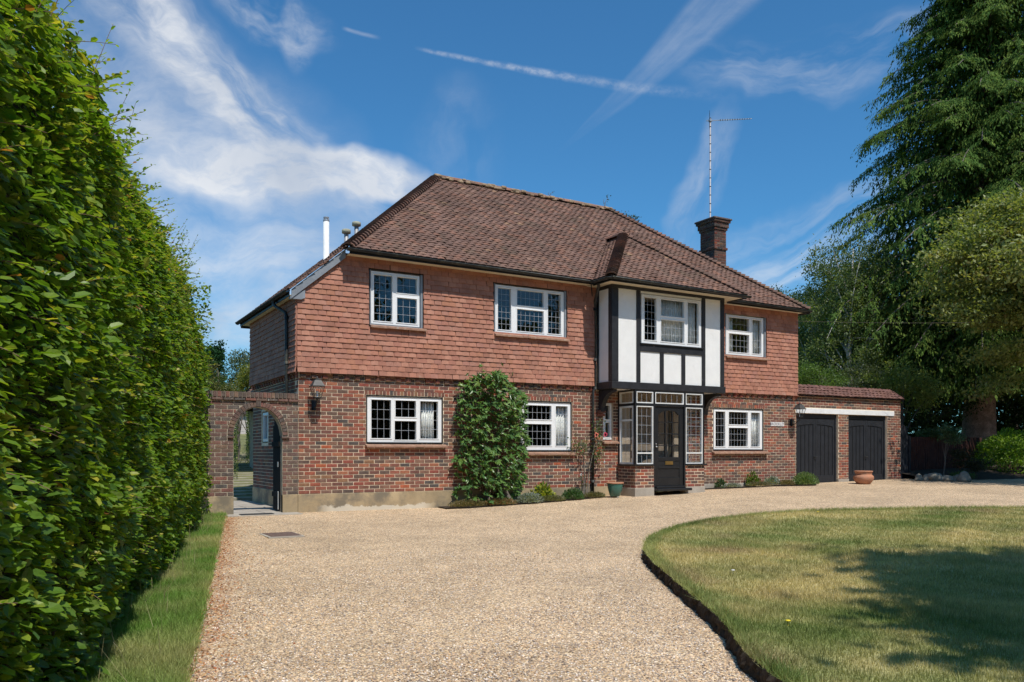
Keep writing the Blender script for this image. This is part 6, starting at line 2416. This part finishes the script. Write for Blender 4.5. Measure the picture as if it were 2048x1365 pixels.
# --- tree(s) behind the photographer that shade the lawn ---------------------------
tree('tall_tree', (4.0, -19.6, -.3), 'tall dense tree behind the photographer shading the front lawn', 'tree',
     [(3.9, -19.2, 13.0, 1.2, 1.0, 1.2), (4.3, -19.2, 11.2, 2.2, 1.5, 1.5), (4.3, -19.1, 9.0, 2.8, 2.0, 1.8), (4.6, -19.4, 6.0, 3.2, 2.4, 1.8), (6.6, -19.0, 9.8, 2.8, 1.8, 2.2), (2.7, -18.8, 8.9, 1.9, 1.3, 1.2), (2.0, -18.9, 8.8, 1.3, 1.2, 1.1)], 560, 70, .8, .31, GREEN, trunk_r=.35, inner=.1)

# ================================================================== HEDGE
def hedge():
    HG = thing('beech_hedge', (-3.2, -6.5, 0), 'towering beech hedge running along the left side of the drive', 'hedge')
    y0, y1 = -13.6, -.30
    H = 4.25
    sl = .229
    nrmv = np.array((1, -sl, 0)); nrmv /= np.linalg.norm(nrmv)
    def foot(y): return -1.80 + sl * (y + .0)
    def out(y, z):
        base = .08 * np.clip((z - .15) / .6, 0, 1) - .32 * np.clip((z - 2.0) / 2.3, 0, 1) ** 1.4
        return base + .10 * nz2(y, z, 1.5, 61) + .06 * nz2(y, z, 4.6, 62)
    n = 70000
    y = rng.uniform(y0, y1, n)
    z = rng.uniform(.12, 1, n) * 1.0
    z = .10 + (H - .10) * rng.random(n)
    depth = rng.exponential(.11, n)
    x = foot(y) + (out(y, z) - depth) * nrmv[0]
    yy = y + (out(y, z) - depth) * nrmv[1]
    P = np.column_stack((x, yy, z + G(x, yy)))
    # top and far end
    nt = 15000
    yt = rng.uniform(y0, y1, nt); dt = rng.uniform(0, 1.5, nt)
    zt_ = H + .10 * nz2(yt, dt, 2.2, 66) - rng.exponential(.1, nt) - .1 * (dt < .15)
    Pt = np.column_stack((foot(yt) - .28 - dt, yt, zt_ + G(foot(yt), yt)))
    ne = 7000
    dz = rng.uniform(.1, H, ne); de = rng.uniform(0, 1.5, ne)
    Pe = np.column_stack((foot(y1) + .15 - de, y1 + .02 - rng.exponential(.08, ne), dz))
    P = np.concatenate((P, Pt, Pe))
    n = len(P)
    outw = np.concatenate((np.tile(nrmv, (70000, 1)), np.tile((.4, 0, .9), (nt, 1)), np.tile((.2, 1, .2), (ne, 1))))
    # sprays: leaves share a direction with their neighbours
    ph = nz2(P[:, 1] * 1.0, P[:, 2], 6, 63)
    A = outw * .75 + np.column_stack((ph * .1, .75 * np.sign(ph + .2) + .4 * ph, -.25 + .3 * nz2(P[:, 1], P[:, 2], 9, 64))) + rng.normal(0, .38, (n, 3))
    Nn = np.array((.15, -.15, 1.0)) + outw * .25 + rng.normal(0, .42, (n, 3))
    s = rng.uniform(.045, .095, n) * np.where(rng.random(n) < .12, 1.35, 1)
    pal = np.array([(.085, .165, .018), (.11, .20, .022), (.065, .135, .018), (.15, .235, .026), (.19, .26, .03), (.25, .28, .04), (.055, .115, .026), (.12, .185, .03),
                    (.34, .31, .05), (.28, .13, .04), (.09, .175, .02), (.125, .22, .026)]) * np.array((1.18, 1.18, 1.0))
    w = np.array([9, 10, 6, 9, 6, 2.5, 5, 8, .6, .12, 9, 9])
    lit_top = np.clip((P[:, 2] - 2.6) / 1.8, 0, 1)  # sunlit hedge top put into the leaf colour: yellower leaves higher up
    idx = pal_pick(pal, n, w)
    yel = rng.random(n) < .42 * lit_top + .05 * (P[:, 1] > -6)
    idx[yel] = rng.choice([4, 5, 3, 8], yel.sum(), p=[.35, .35, .2, .1])
    Ms = leaf_mats(P, A, Nn, s)
    piece_set('leaf', LV, LF, Ms, idx, pal, M_leaf, HG, limit=300)
    # shoots that stick out with leaves along them
    ns = 470
    ys_ = rng.uniform(y0 + .3, y1, ns)
    zs2 = np.where(rng.random(ns) < .42, rng.uniform(3.4, H, ns), rng.uniform(.5, H, ns))
    g = Geo()
    LMs = []; LI = []
    for yv, zv in zip(ys_, zs2):
        hi = zv > 3.6
        o_ = float(out(np.array([yv]), np.array([zv]))[0]) - .1
        p = np.array((foot(yv), yv, zv + float(G(foot(yv), yv)))) + nrmv * o_
        d = nrmv * rng.uniform(.5, 1) + np.array((0, rng.normal(0, .5), rng.uniform(-.05, .5) + (.8 * rng.random() if hi else 0)))
        d /= np.linalg.norm(d)
        L = rng.uniform(.14, .34) * (1.45 if hi else 1)
        if hi and rng.random() < .16:
            L *= 1.9; d = d * .6 + np.array((0, 0, .7)); d /= np.linalg.norm(d)
        ss = np.linspace(0, 1, 6)[:, None]
        pts = p + d * L * ss + np.array((0, 0, -.08)) * ss ** 2
        g.tube(pts, .0035 * (1 - .6 * ss[:, 0]), 4, cap=False)
        nl = int(rng.integers(8, 14))
        tt = np.linspace(.25, 1, nl)[:, None]
        pp = p + d * L * tt + np.array((0, 0, -.08)) * tt ** 2
        sd_ = np.cross(d, (0, 0, 1)); sd_ /= np.linalg.norm(sd_)
        sg_ = np.where(np.arange(nl) % 2 == 0, 1, -1)[:, None]
        AA = d * .6 + sd_ * sg_ * .8 + rng.normal(0, .2, (nl, 3)); AA[:, 2] -= .1
        NN = np.array((0, 0, 1.0)) + rng.normal(0, .4, (nl, 3))
        LMs.append(leaf_mats(pp, AA, NN, rng.uniform(.045, .085, nl) * np.linspace(1.1, .55, nl)))
        LI.append(pal_pick(pal, nl, [3, 3, 2, 6, 7, 6, 1, 3, 3, .6, 3, 5]))
    g.obj('twig', M_twig, HG, kind='stuff')
    Ms2 = np.concatenate(LMs); li = np.concatenate(LI)
    obj('shoot_leaves', join_pieces('shoot_leaves', LV, [np.array(LF)], Ms2, pal[li] * rng.uniform(.85, 1.2, (len(li), 1)), M_leaf), HG, 'stuff')
    # dark solid core, added inside the hedge to block light
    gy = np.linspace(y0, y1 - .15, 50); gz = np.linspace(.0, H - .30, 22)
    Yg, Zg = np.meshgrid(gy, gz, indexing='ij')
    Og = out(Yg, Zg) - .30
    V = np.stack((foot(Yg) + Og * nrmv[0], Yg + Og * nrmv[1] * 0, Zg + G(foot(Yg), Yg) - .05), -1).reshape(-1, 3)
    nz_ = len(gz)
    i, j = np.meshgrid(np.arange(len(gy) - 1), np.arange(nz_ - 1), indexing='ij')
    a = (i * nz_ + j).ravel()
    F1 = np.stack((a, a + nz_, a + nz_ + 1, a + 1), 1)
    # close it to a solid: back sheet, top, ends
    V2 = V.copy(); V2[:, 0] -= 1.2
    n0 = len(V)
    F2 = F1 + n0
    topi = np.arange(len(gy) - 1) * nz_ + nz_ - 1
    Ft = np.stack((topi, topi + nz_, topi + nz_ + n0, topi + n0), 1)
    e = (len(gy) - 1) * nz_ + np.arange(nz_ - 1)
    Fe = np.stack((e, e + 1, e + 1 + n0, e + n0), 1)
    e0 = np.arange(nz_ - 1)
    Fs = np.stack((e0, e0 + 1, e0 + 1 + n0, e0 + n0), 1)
    obj('inner_light_block', mesh_np('inner_light_block', np.concatenate((V, V2)), np.concatenate((F1, F2, Ft, Fe, Fs)), M_hedgecore), HG)
    g = Geo()
    for k in range(26):
        yv = y0 + .5 + k * .5
        x = foot(yv) - .22 + random.uniform(-.08, .08)
        z0 = float(G(x, yv))
        g.tube([(x, yv, z0 - .1), (x + .03, yv, z0 + .4), (x - .06, yv + .05, z0 + 1.4)], [.05, .035, .02], 7)
    g.obj('stem', M_bark2, HG, smooth=True)


hedge()

# ================================================================== FIG
def fig():
    th = thing('fig_bush', (4.3, -.3, .05), 'large glossy-leaved fig trained against the brick wall between two windows', 'fig')
    g = Geo()
    g.tube([(4.62, -.42, .0), (4.50, -.34, .28), (4.36, -.25, .7), (4.3, -.2, 1.3)], [.075, .06, .05, .03], 9)
    g.tube([(4.15, -.25, .0), (4.05, -.22, .5), (3.8, -.2, 1.2)], [.045, .035, .02], 8)
    g.obj('trunk', M_bark2, th, smooth=True)
    g = Geo()
    n = 1450
    # outline in (x,z)
    prof = [(.15, 3.55, 4.75), (.35, 3.42, 5.0), (.8, 3.42, 5.12), (1.2, 3.45, 5.10), (1.6, 3.42, 4.98), (2.0, 3.42, 4.95), (2.35, 3.35, 5.02), (2.55, 3.45, 4.95), (2.8, 3.75, 4.65), (2.95, 4.0, 4.35)]
    zz = rng.uniform(.15, 2.92, n * 2)
    lo = np.interp(zz, [p[0] for p in prof], [p[1] for p in prof]); hi = np.interp(zz, [p[0] for p in prof], [p[2] for p in prof])
    lo = lo + .10 * nz2(zz, zz * 0 + 1, 5, 81); hi = hi + .12 * nz2(zz, zz * 0 + 9, 5, 82)
    t_ = rng.random(len(zz)); xx = lo + (hi - lo) * t_
    bulge = .50 * np.sqrt(np.clip(1 - (2 * t_ - 1) ** 2, 0, 1)) + .12
    gapn = nz2(xx, zz, 4.2, 71) + .35 * (zz > 1.9)
    d = bulge * rng.uniform(.25, 1.0, len(zz)) + .05 * gapn
    ok = (rng.random(len(zz)) < np.where(gapn > -.25, .95, .45)) & ~((zz < .42) & (rng.random(len(zz)) < .6))
    xx, zz, d, t_ = xx[ok][:n], zz[ok][:n], d[ok][:n], t_[ok][:n]
    n = len(xx)
    P = np.column_stack((xx, -d, zz))
    o_ = np.column_stack(((t_ - .5) * 1.2, -np.ones(n) * .8, np.full(n, .1)))
    A = o_ + rng.normal(0, .45, (n, 3)); A[:, 2] -= .55
    Nn = np.array((0, -.75, .8)) + rng.normal(0, .42, (n, 3))
    pal = np.array([(.065, .14, .035), (.085, .17, .04), (.05, .12, .035), (.10, .19, .05), (.075, .15, .05), (.13, .21, .065), (.045, .10, .03), (.115, .18, .045)])
    pal = pal * np.array((1.38, 1.3, 1.15))
    idx = pal_pick(pal, n)
    Ms = leaf_mats(P, A, Nn, rng.uniform(.11, .21, n))
    piece_set('leaf', FV, FF, Ms, idx, pal, M_leafg, th, limit=300)
    for k in range(0, n, 14):
        q = P[k]
        g.tube([(4.2 + (q[0] - 4.2) * .2, -.12, max(.3, q[2] - .7)), ((q[0] + 4.2) / 2 + .05, -.16, q[2] - .25), tuple(q)], [.014, .009, .004], 5, cap=False)
    for (x, z) in ((3.98, 3.18), (4.42, 3.14)):
        g.tube([(x - .02, -.2, z - .6), (x, -.2, z - .1)], .006, 5)
    g.obj('stem', M_twig, th)
    # top shoots
    P2 = []; 
    for (x, z) in ((3.98, 3.14), (4.42, 3.10), (4.7, 2.98), (3.7, 2.9)):
        for k in range(5):
            P2.append((x + random.uniform(-.08, .08), -.2 + random.uniform(-.06, .06), z - k * .07))
    P2 = np.array(P2); m_ = len(P2)
    Ms = leaf_mats(P2, rand_dirs(m_), rand_dirs(m_, 1.0) + np.array((0, -.5, 0)), rng.uniform(.09, .14, m_))
    obj('shoot_leaves', join_pieces('shoot_leaves', FV, [np.array(FF)], Ms, pal[pal_pick(pal, m_)], M_leafg), th, 'stuff')


fig()

# ================================================================== ROSE + BED PLANTS
def plant(name, label, cx, cy, rx, ry, h, n, ls, pal, cat='plant', upright=.6, stems=8, droop=0.0, mat=None, leafT=None, grp=None):
    zb_ = float(G(cx, cy)) + .01
    th = thing(name, (cx, cy, zb_), label, cat, grp)
    d = rand_dirs(n); d[:, 2] = np.abs(d[:, 2])
    r = rng.uniform(.45, 1.0, n)[:, None]
    P = np.array((cx, cy, zb_)) + d * r * np.array((rx, ry, h))
    P[:, 2] += .02
    A = d + rng.normal(0, .5, (n, 3)); A[:, 2] += upright
    Ms = leaf_mats(P, A, rand_dirs(n, .8) + np.array((0, -.5, 0)), ls * rng.uniform(.6, 1.3, n))
    pal = np.array(pal)
    obj('foliage', join_pieces('foliage', SV, [np.array(SF)], Ms, pal[rng.integers(0, len(pal), n)] * rng.uniform(.75, 1.25, (n, 1)), mat or M_leaf), th, 'stuff')
    g = Geo()
    for k in range(stems):
        q = P[k]
        g.tube([(cx + (q[0] - cx) * .2, cy + (q[1] - cy) * .2, zb_ - .01), tuple(q)], .004, 4)
    g.obj('stem', M_twig, th)
    return th


SIL = [(.26, .29, .25), (.32, .35, .31), (.20, .24, .20)]
DRY = [(.22, .17, .08), (.17, .16, .06), (.28, .20, .10), (.13, .13, .05)]
plant('ground_cover', 'low dry brownish ground cover at the left end of the bed under the fig', 3.55, -.42, .50, .22, .13, 2600, .03, DRY)
plant('ground_cover', 'rusty olive ground cover in front of the fig trunk', 4.25, -.50, .45, .2, .14, 2600, .03, DRY + [(.30, .14, .06)])
plant('lavender', 'silvery grey-leaved low plant right of the fig trunk', 5.02, -.50, .34, .22, .20, 1500, .045, SIL)
plant('spotted_laurel', 'yellow and green variegated shrub under the window right of the fig', 5.50, -.28, .30, .2, .36, 620, .085, [(.32, .36, .05), (.42, .42, .08), (.10, .18, .03)])
plant('ground_cover', 'olive mat-forming plant below the yellow variegated shrub', 5.60, -.52, .38, .16, .12, 1400, .03, [(.17, .17, .08), (.13, .14, .06)])
plant('cushion_plant', 'rounded dark green feathery plant left of the downpipe foot', 6.22, -.42, .30, .2, .25, 1900, .035, [(.06, .13, .04), (.08, .16, .05), (.05, .10, .035)])
plant('ground_cover', 'brownish creeping plant at the foot of the downpipe', 6.85, -.38, .32, .15, .12, 1300, .03, [(.18, .15, .07), (.13, .15, .06)])
plant('green_plant', 'small dark leaved plant against the plinth right of the porch', 11.05, -.14, .16, .1, .22, 160, .07, [(.06, .12, .05), (.09, .15, .07)])
plant('ground_cover', 'low silvery creeping plant on the gravel right of the porch', 11.35, -.28, .32, .12, .09, 700, .035, SIL + [(.12, .16, .08)])
plant('green_plant', 'bright green leafy plant beneath the window nearest the garage', 12.18, -.20, .22, .15, .36, 520, .06, [(.13, .20, .03), (.17, .25, .04), (.10, .15, .03)])
plant('ground_cover', 'olive trailing plant below the bright green leafy plant', 12.15, -.45, .50, .14, .10, 1700, .03, [(.12, .16, .07), (.17, .16, .09), (.24, .17, .10)])
plant('sedum', 'grey-blue fleshy plant in the right-hand bed', 12.75, -.32, .28, .16, .22, 640, .05, [(.16, .24, .19), (.22, .30, .24), (.24, .20, .12)])
plant('ground_cover', 'brown dried plant beside the rounded green bush near the garage', 13.15, -.48, .30, .16, .13, 1300, .03, DRY)
plant('round_bush', 'dense rounded green bush at the corner beside the garage door', 13.85, -.50, .44, .3, .33, 3600, .035, [(.12, .20, .06), (.15, .24, .075), (.09, .16, .05), (.22, .26, .11)], 'bush')


def rose():
    th = thing('climbing_rose', (6.85, -.15, .1), 'climbing rose with pink flowers on and beside the downpipe', 'rose')
    g = Geo()
    g.tube([(6.72, -.12, .05), (6.76, -.12, .6), (6.72, -.12, 1.1), (6.5, -.12, 1.35)], [.022, .018, .013, .006], 7)
    g.tube([(6.80, -.14, .05), (6.86, -.14, .7), (7.0, -.16, 1.3), (7.1, -.18, 1.9)], [.016, .013, .01, .005], 6)
    g.tube([(6.78, -.13, .3), (6.66, -.16, .62)], [.008, .004], 5)
    g.obj('stem', M_bark2, th, smooth=True)
    n1, n2, n3 = 230, 330, 30
    P = np.concatenate((np.column_stack((rng.normal(6.62, .16, n1), rng.uniform(-.24, -.06, n1), rng.normal(1.32, .13, n1))),
                        np.column_stack((rng.normal(7.12, .09, n2), rng.uniform(-.28, -.08, n2), rng.uniform(.95, 1.95, n2))),
                        np.column_stack((rng.normal(6.66, .05, n3), rng.uniform(-.2, -.1, n3), rng.uniform(.4, .66, n3)))))
    n = len(P)
    Ms = leaf_mats(P, rand_dirs(n, -.2), rand_dirs(n, .8) + np.array((0, -.5, 0)), rng.uniform(.035, .065, n))
    pal = np.array([(.07, .12, .03), (.09, .15, .04), (.13, .15, .05), (.20, .16, .07)])
    k = rng.integers(0, 4, n); k[n1:n1 + n2] = rng.integers(0, 3, n2)
    obj('foliage', join_pieces('foliage', SV, [np.array(SF)], Ms, pal[k], M_leaf), th, 'stuff')
    for (x, y, z, m) in ((6.98, -.27, 1.60, M_petal2), (7.24, -.27, 1.61, M_petal)):
        g = Geo()
        for k in range(9):
            a = k * 2.4; r = .012 + .0035 * k
            c = np.array((x + r * math.cos(a), y - .01, z + r * math.sin(a)))
            g.box(c, (.022, .007, .02), .006, (math.cos(a), 0, math.sin(a)), (0, 1, .2 * math.cos(a)), (-math.sin(a), 0, math.cos(a)))
        g.obj('flower', m, th)
    for (x, y, z) in ((7.28, -.2, .95), (6.60, -.2, .66)):
        g = Geo()
        for k in range(6):
            a = k * 2.4
            g.box((x + .01 * math.cos(a), y, z + .01 * math.sin(a)), (.016, .006, .014), .004, (math.cos(a), 0, math.sin(a)), (0, 1, 0), (-math.sin(a), 0, math.cos(a)))
        g.obj('flower', M_whiteold, th)


rose()

# ridge weeds and lawn flowers
for (x, h, lab) in ((9.62, .30, 'wispy weed growing from the right end of the roof ridge'), (7.75, .14, 'tiny weed sprouting midway along the roof ridge')):
    z = zmain(x, 3.02) + .08
    th = thing('weed', (x, 3.0, z), lab, 'weed')
    g = Geo()
    g.tube([(x, 3.0, z - .03), (x + .03, 3.0, z + h * .5), (x + .12, 3.0, z + h)], [.008, .006, .003], 5)
    g.tube([(x, 3.0, z), (x - .05, 3.0, z + h * .5), (x - .02, 3.0, z + h * .8)], [.006, .005, .003], 5)
    g.obj('stem', M_twig, th)
    P = np.array([(x + .03 + .09 * k / 6 + rng.normal(0, .02), 3.0, z + h * (.3 + .7 * k / 6)) for k in range(9)])
    Ms = leaf_mats(P, rand_dirs(9), rand_dirs(9), np.full(9, .06 * h / .3))
    obj('foliage', join_pieces('foliage', SV, [np.array(SF)], Ms, np.tile((.07, .10, .05), (9, 1)), M_leaf), th, 'stuff')
for (px, py, lab, m) in ((1576, 1242, 'yellow dandelion flower on the sunlit near part of the lawn', M_yellow), (1636, 1024, 'yellow dandelion flower at the far edge of the lawn', M_yellow), (1466, 1141, 'small white daisy near the left of the lawn', M_signw)):
    d = FW + RT * (px - 1024) / 1650 + np.array((0, 0, (904 - py) / 1650))
    t_ = 4.0
    for _ in range(400):
        p = CAM + d * t_
        if p[2] < float(G(p[0], p[1])) + LH + .04: break
        t_ += .04
    g = Geo()
    g.tube([(p[0], p[1], p[2] - .05), (p[0], p[1], p[2])], .003, 5)
    g.lathe([(.0, .008), (.018, .006), (.022, .0), (.0, -.004)], (p[0], p[1], p[2]), 10)
    o = g.obj('flower', m, smooth=True); tag(o, lab, 'flower')
